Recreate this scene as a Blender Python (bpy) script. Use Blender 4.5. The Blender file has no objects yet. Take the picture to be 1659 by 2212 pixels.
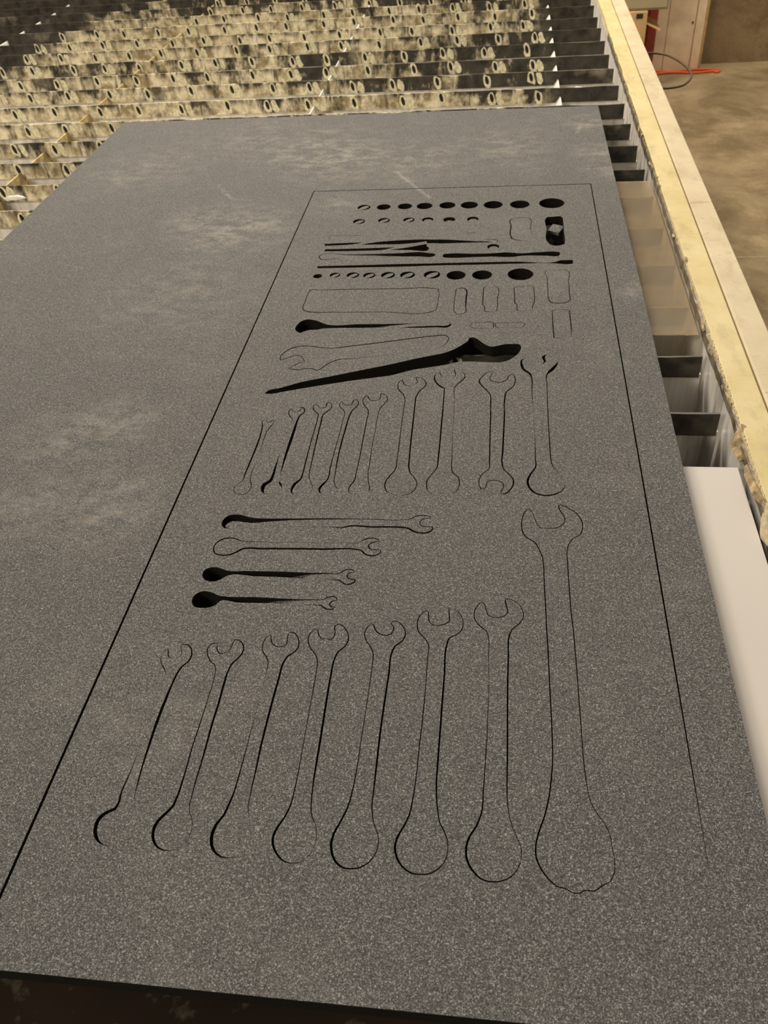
import bpy, bmesh, math, random
from mathutils import Vector, Matrix
from mathutils.geometry import delaunay_2d_cdt
random.seed(7)
S = bpy.context.scene
COL = S.collection
U = 0.51                      # one layout unit in metres (height of the lens above the foam)
ZF = 0.90                     # top of the foam sheet
TF = 0.01275                  # foam thickness
ZB = ZF - TF                  # underside of the foam
ZS = ZB - 0.0021              # tops of the slats

# ------------------------------------------------------------------ camera
cd = bpy.data.cameras.new('camera')
cam = bpy.data.objects.new('camera', cd)
COL.objects.link(cam)
M = (Matrix.Rotation(math.radians(9.8167), 4, 'Z') @ Matrix.Rotation(math.radians(48.553), 4, 'X')
     @ Matrix.Rotation(math.radians(-5.0898), 4, 'Z'))
cam.matrix_world = Matrix.Translation((0, 0, ZF + U)) @ M
cd.sensor_fit = 'VERTICAL'
cd.sensor_height = 36.0
cd.lens = 1843.14 / 2212 * 36
cd.clip_start = 0.02
cd.dof.use_dof = True
cd.dof.focus_distance = 0.72
cd.dof.aperture_fstop = 21
S.camera = cam

# ------------------------------------------------------------------ light and exposure
S.view_settings.view_transform = 'Standard'
S.view_settings.look = 'None'
S.view_settings.gamma = 1
S.view_settings.use_curve_mapping = False
S.view_settings.exposure = -0.1
W = bpy.data.worlds.new('hall')
S.world = W
W.use_nodes = True
W.node_tree.nodes['Background'].inputs[0].default_value = (1.0, 0.88, 0.73, 1)
W.node_tree.nodes['Background'].inputs[1].default_value = 0.30

def lamp(name, loc, target, sx, sy, power, color):
    l = bpy.data.lights.new(name, 'AREA')
    l.shape = 'RECTANGLE'; l.size = sx; l.size_y = sy; l.energy = power; l.color = color
    o = bpy.data.objects.new(name, l); COL.objects.link(o)
    o.location = loc
    o.rotation_euler = (Vector(target) - Vector(loc)).to_track_quat('-Z', 'Y').to_euler()
    return o
WARM = (1.0, 0.885, 0.73)
lamp('hall_lamp', (-1.3, 3.1, 3.3), (-0.6, 2.4, 0.9), 1.2, 0.6, 112, WARM)
lamp('hall_lamp', (1.2, 4.0, 3.8), (0.6, 3.4, 0.5), 1.2, 0.6, 85, WARM)
lamp('hall_lamp', (-3.0, -2.4, 3.7), (-0.6, 2.4, 0.8), 1.6, 0.8, 150, WARM)

# ------------------------------------------------------------------ material helpers
class NT:
    def __init__(s, name):
        s.m = bpy.data.materials.new(name); s.m.use_nodes = True
        s.t = s.m.node_tree; s.b = s.t.nodes['Principled BSDF']
        g = s.t.nodes.new('ShaderNodeNewGeometry'); s.pos = g.outputs['Position']
    def n(s, typ, **k):
        nd = s.t.nodes.new(typ)
        for a, v in k.items(): setattr(nd, a, v)
        return nd
    def lk(s, a, b): s.t.links.new(a, b)
    def put(s, sock, v):
        if hasattr(v, 'links'): s.lk(v, sock)
        else: sock.default_value = v
    def math(s, op, a, b=0.0, c=0.0, clamp=False):
        nd = s.n('ShaderNodeMath', operation=op, use_clamp=clamp)
        for i, v in enumerate((a, b, c)): s.put(nd.inputs[i], v)
        return nd.outputs[0]
    def mapped(s, scale=(1, 1, 1), loc=(0, 0, 0), rot=(0, 0, 0)):
        nd = s.n('ShaderNodeMapping'); s.lk(s.pos, nd.inputs[0])
        nd.inputs['Scale'].default_value = scale; nd.inputs['Location'].default_value = loc; nd.inputs['Rotation'].default_value = rot
        return nd.outputs[0]
    def noise(s, scale, detail=2, rough=0.5, vec=None, dist=0.0):
        nd = s.n('ShaderNodeTexNoise'); s.lk(vec or s.pos, nd.inputs['Vector'])
        nd.inputs['Scale'].default_value = scale; nd.inputs['Detail'].default_value = detail
        nd.inputs['Roughness'].default_value = rough; nd.inputs['Distortion'].default_value = dist
        return nd.outputs['Fac']
    def ramp(s, fac, stops):
        nd = s.n('ShaderNodeValToRGB'); s.lk(fac, nd.inputs[0])
        e = nd.color_ramp.elements
        while len(e) < len(stops): e.new(0.5)
        for x, (p, c) in zip(e, stops):
            x.position = p
            x.color = (c, c, c, 1) if isinstance(c, (int, float)) else (*c, 1)
        return nd.outputs[0]
    def mix(s, fac, a, b):
        nd = s.n('ShaderNodeMix', data_type='RGBA')
        s.put(nd.inputs[0], fac)
        for k, v in ((6, a), (7, b)):
            s.put(nd.inputs[k], (*v, 1) if isinstance(v, tuple) and len(v) == 3 else v)
        return nd.outputs[2]
    def bump(s, h, strength=0.5, dist=0.001):
        nd = s.n('ShaderNodeBump'); nd.inputs['Strength'].default_value = strength; nd.inputs['Distance'].default_value = dist
        s.lk(h, nd.inputs['Height']); s.lk(nd.outputs[0], s.b.inputs['Normal'])
    def set(s, color=None, rough=None, spec=None, metal=None):
        for k, v in (('Base Color', color), ('Roughness', rough), ('Specular IOR Level', spec), ('Metallic', metal)):
            if v is None: continue
            if isinstance(v, tuple) and len(v) == 3: v = (*v, 1)
            s.put(s.b.inputs[k], v)
        return s.m

def mat_plain(name, c, rough=0.6, spec=0.4, metal=0, grain=40, amt=0.25):
    t = NT(name)
    f = t.noise(grain, 4, 0.6)
    col = t.mix(t.ramp(f, [(0.3, 0), (0.7, 1)]), tuple(x * (1 - amt) for x in c), tuple(min(1, x * (1 + amt)) for x in c))
    return t.set(col, rough, spec, metal)

def mat_foam():
    t = NT('foam_skin')
    g1 = t.noise(430, 4, 0.85)
    g2 = t.noise(950, 2, 0.72, t.mapped(loc=(3, 1, 2)))
    g3 = t.noise(48, 3, 0.6)
    vc = t.n('ShaderNodeTexVoronoi'); t.lk(t.pos, vc.inputs['Vector']); vc.inputs['Scale'].default_value = 1650
    sc = t.n('ShaderNodeSeparateColor'); t.lk(vc.outputs['Color'], sc.inputs[0])
    cell = t.math('ADD', t.math('MULTIPLY', sc.outputs[0], 0.42), t.math('MULTIPLY', g1, 0.58))
    base = t.ramp(cell, [(0.26, (0.026, 0.026, 0.026)), (0.48, (0.078, 0.079, 0.080)), (0.63, (0.142, 0.143, 0.144)), (0.78, (0.50, 0.50, 0.49))])
    base = t.mix(t.ramp(g3, [(0.3, 0.16), (0.7, 0.0)]), base, (0.055, 0.055, 0.055))
    # dust scuffs: patches that belong to the sheet
    patch = None
    for x, y, r, k in SCUFFS:
        vd = t.n('ShaderNodeVectorMath', operation='DISTANCE'); t.lk(t.pos, vd.inputs[0]); vd.inputs[1].default_value = (x / 1000, y / 1000, ZF)
        d = t.math('DIVIDE', vd.outputs['Value'], r / 1000)
        v = t.math('MULTIPLY', t.math('SUBTRACT', 1.0, d, clamp=True), k)
        patch = v if patch is None else t.math('MAXIMUM', patch, v)
    n1 = t.noise(48, 7, 0.8, t.mapped(scale=(0.6, 1, 1), rot=(0, 0, 0.5)))
    n2 = t.noise(7, 3, 0.6, t.mapped(loc=(1.3, 0.2, 0)))
    pm = t.math('MULTIPLY', t.ramp(n1, [(0.44, 0), (0.64, 1)]), t.math('ADD', patch, t.ramp(n2, [(0.52, 0), (0.8, 0.3)])), clamp=True)
    base = t.mix(t.math('MULTIPLY', pm, 0.7), base, (0.42, 0.40, 0.345))
    for x0, y0, x1, y1, wd, k in SCRATCHES:
        L = math.hypot(x1 - x0, y1 - y0); dx, dy = (x1 - x0) / L, (y1 - y0) / L
        dt = t.n('ShaderNodeVectorMath', operation='DOT_PRODUCT'); t.lk(t.pos, dt.inputs[0]); dt.inputs[1].default_value = (-dy, dx, 0)
        off = (-dy * x0 + dx * y0) / 1000
        a = t.math('ABSOLUTE', t.math('SUBTRACT', dt.outputs['Value'], off))
        a = t.math('SUBTRACT', 1.0, t.math('DIVIDE', a, wd / 1000), clamp=True)
        dl = t.n('ShaderNodeVectorMath', operation='DOT_PRODUCT'); t.lk(t.pos, dl.inputs[0]); dl.inputs[1].default_value = (dx, dy, 0)
        mid = (dx * (x0 + x1) / 2 + dy * (y0 + y1) / 2) / 1000
        b = t.math('ABSOLUTE', t.math('SUBTRACT', dl.outputs['Value'], mid))
        b = t.math('LESS_THAN', b, L / 2000)
        s_ = t.math('MULTIPLY', t.math('MULTIPLY', a, b), t.math('MULTIPLY', t.ramp(n1, [(0.42, 0.1), (0.58, 1)]), k))
        base = t.mix(s_, base, (0.42, 0.40, 0.34))
    painted_glint = t.ramp(g2, [(0.59, 0), (0.70, 1)])  # sparkle of the foam cells painted into the colour as bright specks
    base = t.mix(t.math('MULTIPLY', painted_glint, 0.5), base, (0.72, 0.71, 0.68))
    t.bump(t.math('ADD', g1, t.math('MULTIPLY', g2, 0.6)), 0.75, 0.0012)
    return t.set(base, 0.55, 0.35)

def mat_slat():
    t = NT('stained_slat_steel')
    oi = t.n('ShaderNodeObjectInfo')
    sx = t.n('ShaderNodeSeparateXYZ'); t.lk(t.pos, sx.inputs[0])
    off = t.n('ShaderNodeCombineXYZ'); t.lk(t.math('MULTIPLY', oi.outputs['Random'], 40.0), off.inputs[0])
    va = t.n('ShaderNodeVectorMath', operation='ADD'); t.lk(t.pos, va.inputs[0]); t.lk(off.outputs[0], va.inputs[1])
    v = va.outputs[0]
    n1 = t.noise(9, 5, 0.62, v)
    n2 = t.noise(34, 4, 0.65, v)
    mp = t.n('ShaderNodeMapping'); t.lk(v, mp.inputs[0]); mp.inputs['Scale'].default_value = (1, 1, 0.12)
    drip = t.noise(75, 4, 0.65, mp.outputs[0])
    mp2 = t.n('ShaderNodeMapping'); t.lk(v, mp2.inputs[0]); mp2.inputs['Scale'].default_value = (1, 1, 0.45)
    n4 = t.noise(19, 5, 0.7, mp2.outputs[0])
    steel = t.mix(t.ramp(n2, [(0.35, 0), (0.7, 1)]), (0.016, 0.014, 0.010), (0.085, 0.074, 0.055))
    mud = t.mix(t.ramp(n2, [(0.38, 0), (0.60, 1)]), (0.34, 0.27, 0.14), (0.93, 0.84, 0.60))
    mud = t.mix(t.ramp(drip, [(0.54, 0), (0.68, 0.85)]), mud, (0.05, 0.04, 0.022))
    tc = t.n('ShaderNodeTexCoord'); so = t.n('ShaderNodeSeparateXYZ'); t.lk(tc.outputs['Object'], so.inputs[0])
    top = t.math('MULTIPLY_ADD', so.outputs[2], 75.0, 1.0, clamp=True)       # 1 at the top edge, 0 half way down
    n5 = t.noise(26, 4, 0.7, mp.outputs[0])
    # the slurry zone between the outer cross bars
    lo = t.math('MULTIPLY', t.math('SUBTRACT', t.math('ADD', sx.outputs[0], t.math('MULTIPLY', n1, 0.16)), -2.43 * U + 0.06), 14.0, clamp=True)
    hi = t.math('MULTIPLY', t.math('SUBTRACT', 0.20 * U + 0.08, t.math('ADD', sx.outputs[0], t.math('MULTIPLY', n1, 0.16))), 18.0, clamp=True)
    zone = t.math('MULTIPLY', lo, hi)
    # right of the middle the slurry thins out in patches
    thin = t.math('MULTIPLY', t.math('ADD', sx.outputs[0], 0.75, clamp=True), 0.12)
    thin = t.math('ADD', thin, t.math('MULTIPLY', t.math('SUBTRACT', sx.outputs[1], 2.62, clamp=True), 0.30))
    cover = t.math('SUBTRACT', t.math('ADD', t.math('ADD', t.math('MULTIPLY', n1, 0.35), t.math('MULTIPLY', n4, 0.65)), t.math('MULTIPLY', oi.outputs['Random'], 0.16)), thin)
    mk = t.math('MULTIPLY', zone, t.ramp(cover, [(0.475, 0.0), (0.56, 1.0)]))
    mk = t.math('SUBTRACT', mk, t.math('MULTIPLY', top, t.ramp(n5, [(0.44, 0), (0.60, 1.3)])), clamp=True)
    mk = t.math('MAXIMUM', mk, t.math('MULTIPLY', t.ramp(t.noise(5, 4, 0.6, v), [(0.60, 0), (0.70, 0.45)]), 1.0))
    col = t.mix(mk, steel, mud)
    t.bump(n2, 0.3, 0.002)
    return t.set(col, t.ramp(mk, [(0, 0.42), (1, 0.8)]), 0.4)

def mat_streak(name, a, b, dark):
    t = NT(name)
    n1 = t.noise(55, 4, 0.6, t.mapped(scale=(1, 1, 0.06)))
    n2 = t.noise(14, 4, 0.65, t.mapped(scale=(1, 1, 0.2)))
    col = t.mix(t.ramp(n1, [(0.35, 0), (0.65, 1)]), a, b)
    col = t.mix(t.ramp(n2, [(0.57, 0), (0.70, 0.85)]), col, dark)
    return t.set(col, 0.38, 0.5, 0.15)

def mat_rail(name, a, b):
    t = NT(name)
    n1 = t.noise(18, 5, 0.6); n2 = t.noise(160, 3, 0.6)
    n3 = t.noise(46, 2, 0.5, t.mapped(scale=(1, 3, 1), loc=(4, 2, 1)))
    col = t.mix(t.ramp(n1, [(0.35, 0), (0.65, 1)]), a, b)
    col = t.mix(t.ramp(n3, [(0.70, 0), (0.76, 0.6)]), col, (0.22, 0.16, 0.08))
    n4 = t.noise(30, 6, 0.7, t.mapped(scale=(1, 0.35, 1), loc=(7, 3, 1)))
    col = t.mix(t.ramp(n4, [(0.52, 0), (0.66, 0.45)]), col, (0.40, 0.33, 0.18))
    n5 = t.noise(70, 4, 0.6, t.mapped(scale=(0.12, 1.6, 1), loc=(2, 9, 1)))
    col = t.mix(t.ramp(n5, [(0.66, 0), (0.72, 0.55)]), col, (0.30, 0.24, 0.12))
    t.bump(n2, 0.25, 0.001)
    return t.set(col, 0.55, 0.4)

def mat_concrete(name, a, b, c):
    t = NT(name)
    n1 = t.noise(2.3, 7, 0.68, None, 0.4); n2 = t.noise(6, 6, 0.7); n3 = t.noise(90, 2)
    col = t.mix(t.ramp(n1, [(0.40, 0), (0.60, 1)]), a, b)
    col = t.mix(t.ramp(n2, [(0.54, 0), (0.70, 0.5)]), col, c)
    col = t.mix(t.ramp(n3, [(0.4, 0.0), (0.7, 0.15)]), col, (0.02, 0.018, 0.01))
    t.bump(n2, 0.2, 0.004)
    return t.set(col, 0.6, 0.35)

# ------------------------------------------------------------------ object helpers
def add_obj(name, me, parent=None, loc=None):
    o = bpy.data.objects.new(name, me); COL.objects.link(o)
    if parent: o.parent = parent
    if loc: o.location = loc
    return o
def tag(o, label=None, cat=None, group=None, kind=None):
    for k, v in (('label', label), ('category', cat), ('group', group), ('kind', kind)):
        if v: o[k] = v
    return o
def empty(name, loc, label, cat, group=None):
    o = bpy.data.objects.new(name, None); COL.objects.link(o); o.location = loc; o.empty_display_size = 0.05
    return tag(o, label, cat, group)
def mesh_of(bm, name, *mats, smooth=False):
    me = bpy.data.meshes.new(name); bm.normal_update(); bm.to_mesh(me); bm.free()
    for m in mats: me.materials.append(m)
    if smooth:
        for p in me.polygons: p.use_smooth = True
    return me
def bm_box(bm, x0, x1, y0, y1, z0, z1, bev=0.0, mi=0):
    r = bmesh.ops.create_cube(bm, size=1.0)
    vs = r['verts']
    for v in vs:
        v.co = Vector((x0 + (v.co.x + .5) * (x1 - x0), y0 + (v.co.y + .5) * (y1 - y0), z0 + (v.co.z + .5) * (z1 - z0)))
    fs = {f for v in vs for f in v.link_faces}
    for f in fs: f.material_index = mi
    if bev > 0:
        es = list({e for v in vs for e in v.link_edges})
        bmesh.ops.bevel(bm, geom=es, offset=bev, segments=2, affect='EDGES', profile=0.6)
def box_mesh(name, x0, x1, y0, y1, z0, z1, mat, bev=0.0):
    bm = bmesh.new(); bm_box(bm, x0, x1, y0, y1, z0, z1, bev); return mesh_of(bm, name, mat)
def tube_mesh(name, pts, r, mat, seg=8):
    bm = bmesh.new(); rings = []
    P = [Vector(p) for p in pts]
    for i, p in enumerate(P):
        t = (P[min(i + 1, len(P) - 1)] - P[max(i - 1, 0)]).normalized()
        up = Vector((0, 0, 1)) if abs(t.z) < 0.9 else Vector((1, 0, 0))
        a = t.cross(up).normalized(); b = t.cross(a)
        rings.append([bm.verts.new(p + (a * math.cos(k * 2 * math.pi / seg) + b * math.sin(k * 2 * math.pi / seg)) * r) for k in range(seg)])
    for A, B in zip(rings, rings[1:]):
        for k in range(seg): bm.faces.new((A[k], A[(k + 1) % seg], B[(k + 1) % seg], B[k]))
    bm.faces.new(rings[0][::-1]); bm.faces.new(rings[-1])
    return mesh_of(bm, name, mat, smooth=True)
def catmull(P, closed, step):
    """P: list of (x, y, w, corner). Smooth curve through the points, broken at corners."""
    n = len(P); out = []
    for i in range(n if closed else n - 1):
        p1, p2 = P[i], P[(i + 1) % n]
        p0 = P[i - 1] if (closed or i > 0) else p1
        p3 = P[(i + 2) % n] if (closed or i < n - 2) else p2
        if p1[3]: p0 = p1
        if p2[3]: p3 = p2
        L = math.hypot(p2[0] - p1[0], p2[1] - p1[1])
        l0 = math.hypot(p1[0] - p0[0], p1[1] - p0[1]); l3 = math.hypot(p3[0] - p2[0], p3[1] - p2[1])
        k = max(1, min(24, int(L / step)))
        # tangents scaled to this segment, so long handles do not overshoot at the heads
        def tan(a, b, la):
            dx, dy = b[0] - a[0], b[1] - a[1]; d = math.hypot(dx, dy) or 1
            s = L * 0.9
            return dx / d * s, dy / d * s
        def fr(a, m, b, la, lb):
            if la < 1e-6: return tan(m, b, lb)
            if lb < 1e-6: return tan(a, m, la)
            tx = (m[0] - a[0]) / la * lb + (b[0] - m[0]) / lb * la
            ty = (m[1] - a[1]) / la * lb + (b[1] - m[1]) / lb * la
            d = math.hypot(tx, ty) or 1
            return tx / d * L * 0.95, ty / d * L * 0.95
        m1 = fr(p0, p1, p2, l0, L); m2 = fr(p1, p2, p3, L, l3)
        for j in range(k):
            t = j / k; t2 = t * t; t3 = t2 * t
            h = (2 * t3 - 3 * t2 + 1, t3 - 2 * t2 + t, -2 * t3 + 3 * t2, t3 - t2)
            out.append((h[0] * p1[0] + h[1] * m1[0] + h[2] * p2[0] + h[3] * m2[0],
                        h[0] * p1[1] + h[1] * m1[1] + h[2] * p2[1] + h[3] * m2[1], p1[2] + (p2[2] - p1[2]) * t))
    if not closed: out.append(P[-1][:3])
    return out
def parse(s):
    r = []
    for tok in s.split():
        c = tok.endswith('c'); x, y, w = (float(a) for a in tok.rstrip('c').split(',')); r.append((x, y, w, c))
    return r
def area(P): return sum(P[i - 1][0] * P[i][1] - P[i][0] * P[i - 1][1] for i in range(len(P))) / 2
def offsets(C):
    """closed cut line -> (edge of the sheet, edge of the plug)"""
    n = len(C); sg = 1 if area(C) > 0 else -1; A = []; B = []
    for i in range(n):
        a, b = C[i - 1], C[(i + 1) % n]
        tx, ty = b[0] - a[0], b[1] - a[1]; L = math.hypot(tx, ty) or 1
        nx, ny = ty / L * sg, -tx / L * sg
        w = max(C[i][2] * (1.45 if C[i][1] < 850 else 1.6), 0.06) / 2
        A.append((C[i][0] + nx * w, C[i][1] + ny * w)); B.append((C[i][0] - nx * w, C[i][1] - ny * w))
    return A, B
def ribbon(C):
    L = []; R = []; n = len(C)
    for i in range(n):
        a, b = C[max(i - 1, 0)], C[min(i + 1, n - 1)]
        tx, ty = b[0] - a[0], b[1] - a[1]; l = math.hypot(tx, ty) or 1
        w = max(C[i][2], 0.08) / 2
        L.append((C[i][0] - ty / l * w, C[i][1] + tx / l * w)); R.append((C[i][0] + ty / l * w, C[i][1] - tx / l * w))
    return L + R[::-1]
def slab(name, outer, holes, ztop, zthick, mats, zfun=None, origin=(0, 0)):
    """flat piece of foam with cut-outs: triangulated top and bottom and cut walls (millimetres in, metres out)"""
    outer = outer if area(outer) > 0 else outer[::-1]
    V = [Vector(p) for p in outer]; F = [list(range(len(outer)))]
    for h in holes:
        h = h if area(h) > 0 else h[::-1]
        F.append(list(range(len(V), len(V) + len(h)))); V += [Vector(p) for p in h]
    vs, es, fs, _, _, of = delaunay_2d_cdt(V, [], F, 0, 1e-4)
    keep = [f for f, o in zip(fs, of) if 0 in o and not any(k > 0 for k in o)]
    print('SLAB', name, len(V), len(fs), len(keep))
    used = sorted({i for f in keep for i in f}); ix = {v: k for k, v in enumerate(used)}
    n = len(used); co = []
    zz = [ztop - (zfun(vs[i][0], vs[i][1]) if zfun else 0) / 1000 for i in used]
    ox, oy = origin
    for i, z in zip(used, zz): co.append(((vs[i][0] - ox) / 1000, (vs[i][1] - oy) / 1000, z))
    for i, z in zip(used, zz): co.append(((vs[i][0] - ox) / 1000, (vs[i][1] - oy) / 1000, z - zthick))
    faces = []; edges = {}
    for f in keep:
        q = [ix[i] for i in f]
        faces.append(tuple(q))
        for a, b in zip(q, q[1:] + q[:1]): edges[(a, b)] = edges.get((a, b), 0) + 1
    nt = len(faces)
    faces += [tuple(n + i for i in f[::-1]) for f in faces[:nt]]
    for (a, b) in list(edges):
        if (b, a) not in edges: faces.append((b, a, n + a, n + b))
    me = bpy.data.meshes.new(name); me.from_pydata(co, [], faces); me.update()
    for m in mats: me.materials.append(m)
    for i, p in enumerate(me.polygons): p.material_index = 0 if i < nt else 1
    return me

# ------------------------------------------------------------------ materials
SCUFFS = [(-284, 1480, 150, 1.0), (-330, 1550, 120, .8), (-395, 1185, 110, 1.1), (-440, 1215, 90, .9), (-416, 694, 70, .75), (-443, 670, 80, .6),
          (-358, 570, 70, .7), (-437, 560, 70, .6), (-250, 1270, 55, .7), (150, 1470, 60, .8), (172, 1400, 60, .9), (150, 1620, 60, .7), (172, 990, 35, 1.1),
          (-444, 1586, 150, .5), (-150, 1450, 140, .6), (0, 1520, 150, .5), (-620, 1450, 140, .5), (-420, 980, 160, .45)]
SCRATCHES = [(-172, 1402, -108, 1290, 5, .55), (-466, 1368, -425, 1303, 6, .4), (-425, 1303, -385, 1296, 7, .35), (125, 1560, 140, 1640, 5, .4)]
FOAM = mat_foam()
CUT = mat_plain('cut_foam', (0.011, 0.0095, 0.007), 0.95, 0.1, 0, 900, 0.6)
SLAT = mat_slat()
GALV = mat_streak('galvanised_streaked', (0.62, 0.60, 0.55), (0.90, 0.87, 0.82), (0.10, 0.09, 0.07))
WALLM = mat_streak('tank_wall_scale', (0.60, 0.57, 0.52), (0.90, 0.87, 0.82), (0.10, 0.085, 0.06))
BARM = mat_plain('cross_bar_steel', (0.62, 0.50, 0.26), 0.35, 0.5, 0.3, 60, 0.4)
BARW = mat_plain('pale_bar_steel', (0.88, 0.85, 0.78), 0.4, 0.5, 0.0, 60, 0.2)
CRUST = mat_plain('slurry_crust', (0.80, 0.71, 0.49), 0.85, 0.2, 0, 150, 0.35)
PIT = mat_plain('dark_pit', (0.03, 0.025, 0.018), 0.8, 0.2, 0, 300, 0.4)
RAILY = mat_rail('yellow_paint', (0.60, 0.50, 0.23), (0.69, 0.59, 0.32))
RAILP = mat_rail('pale_beam', (0.56, 0.475, 0.31), (0.65, 0.56, 0.38))
FLAKE = mat_plain('peeling_flake', (0.36, 0.28, 0.16), 0.85, 0.2, 0, 120, 0.6)
FLAKEW = mat_plain('pale_flake', (0.56, 0.48, 0.32), 0.7, 0.4, 0, 200, 0.2)
GRIME = mat_streak('grimy_edge', (0.10, 0.08, 0.05), (0.30, 0.25, 0.17), (0.03, 0.024, 0.015))
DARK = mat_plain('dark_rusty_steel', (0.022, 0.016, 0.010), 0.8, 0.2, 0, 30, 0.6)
t = NT('shaded_rust_ledge')  # near-black base paints the shade at the near end; blotches are rust stains
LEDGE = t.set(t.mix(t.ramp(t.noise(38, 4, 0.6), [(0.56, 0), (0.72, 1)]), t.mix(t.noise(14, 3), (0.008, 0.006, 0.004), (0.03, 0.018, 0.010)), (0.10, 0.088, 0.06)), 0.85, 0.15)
FLOORM = mat_concrete('concrete_floor', (0.21, 0.155, 0.08), (0.38, 0.295, 0.17), (0.54, 0.42, 0.25))
WALLC = mat_concrete('concrete_wall', (0.12, 0.08, 0.036), (0.27, 0.19, 0.10), (0.075, 0.048, 0.022))

# ------------------------------------------------------------------ the setting
FZ = ZF + U - 2.765 * U       # floor level
def struct(name, me): return tag(add_obj(name, me), kind='structure')
bm = bmesh.new()
bm_box(bm, -5, 6, -3, 10.6 * U, FZ - 0.1, FZ)
floor = struct('floor', mesh_of(bm, 'floor', FLOORM))
bm = bmesh.new()
bm_box(bm, -5, 6, 10.6 * U, 10.6 * U + 0.2, FZ, 4.2)
struct('wall_back', mesh_of(bm, 'wall_back', WALLC))
joint = struct('trim_1', box_mesh('floor_joint', 0.68, 2.6, 5.815 * U, 5.815 * U + 0.006, FZ, FZ + 0.0012, mat_plain('joint_filler', (0.42, 0.36, 0.25), 0.8)))

# ------------------------------------------------------------------ cutting table
XL, XR = -3.62 * U, 0.445 * U
table = empty('cutting_table', (0, 2 * U, FZ), 'steel cutting table with rows of upright slats, stained with slurry, under the foam sheet', 'table')
TL = Vector((0, 2 * U, FZ))
def tpart(name, bm_or_me, loc=(0, 0, 0)):
    """a part of the table; loc in world coordinates"""
    return add_obj(name, bm_or_me, table, Vector(loc) - TL)
YS = [0.13, 0.35, .575, .80, 1.02, 1.243, 1.467, 1.684, 1.90, 2.12, 2.346, 2.57, 2.793, 3.009, 3.230, 3.460, 3.688, 3.923, 4.139, 4.371, 4.605, 4.823, 5.077,
      5.30, 5.53, 5.755, 5.98, 6.2, 6.43, 6.65, 6.87]
SH = 0.054 * U
def slat_mesh(seed):
    rnd = random.Random(seed); bm = bmesh.new(); n = 56; th = 0.0030
    rows = []
    for i in range(n + 1):
        x = XL + (XR - XL) * i / n
        dz = rnd.uniform(-0.0005, 0.0007) if 0 < i < n else 0
        if rnd.random() < 0.12 and 0 < i < n: dz -= rnd.uniform(0.0006, 0.0018)
        rows.append([bm.verts.new(c) for c in ((x, 0, dz), (x, th, dz), (x, th, -SH), (x, 0, -SH))])
    for a, b in zip(rows, rows[1:]):
        for k in range(4): bm.faces.new((a[k], a[(k + 1) % 4], b[(k + 1) % 4], b[k]))
    bm.faces.new(rows[0]); bm.faces.new(rows[-1][::-1])
    bmesh.ops.recalc_face_normals(bm, faces=bm.faces)
    return mesh_of(bm, 'slat', SLAT)
def dimple_mesh(seed):
    """crusted rim round a burnt-through pit, with a smaller splash beside it; faces -Y"""
    rnd = random.Random(seed); bm = bmesh.new()
    def ring(cx, cz, rx, rz, wid, up, pit):
        n = 12; o = []; m = []; i_ = []
        for k in range(n):
            a = 2 * math.pi * k / n; j = rnd.uniform(0.9, 1.35)
            c, s = math.cos(a), math.sin(a)
            ww = wid * (1.45 if s < 0 else 0.8)
            o.append(bm.verts.new((cx + (rx + ww) * c * j, -0.0002, cz + (rz + ww) * s * j)))
            m.append(bm.verts.new((cx + (rx + ww * .4) * c, -up, cz + (rz + ww * .4) * s)))
            i_.append(bm.verts.new((cx + rx * c, -0.0006, cz + rz * s)))
        for k in range(n):
            q = (k + 1) % n
            bm.faces.new((o[k], m[k], m[q], o[q])); bm.faces.new((m[k], i_[k], i_[q], m[q]))
        f = bm.faces.new(i_); f.material_index = pit
    ring(0, 0, 0.0038, 0.0086, 0.0034, 0.0014, 1)
    if seed % 3 != 2: ring(0.0165 + rnd.uniform(-.002, .002), -0.001, 0.0036, 0.0070, 0.0030, 0.0010, 0)
    for v in bm.verts: v.co.x -= v.co.z * 0.20
    bmesh.ops.recalc_face_normals(bm, faces=bm.faces)
    return mesh_of(bm, 'dimple', CRUST, PIT, smooth=True)
SM = [slat_mesh(i) for i in range(4)]
DM = [dimple_mesh(i) for i in range(6)]
for i, y in enumerate(YS):
    s = tpart('slat', SM[i % 4], (0, y * U, ZS))
    if 1.6 < y < 6.1:
        x = -2.47
        k = 0
        while x < 0.20:
            vis = True
            if y < 3.3 and not (y < 1.8 and -0.16 < x < 0.1):      # under the foam nothing of them shows
                vis = x < -1.46 + 0.02
            if y > 5.2 and x < -1.9: vis = False
            if vis:
                d = add_obj('dimple', DM[(i * 5 + k * 3 + (i * k) % 7) % 6], s,
                            ((x + random.uniform(-.018, .018) + (-.02 if i % 2 else .02)) * U, -0.0003, -SH * 0.44 + random.uniform(-.0025, .0025)))
            x += 0.1845; k += 1
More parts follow.
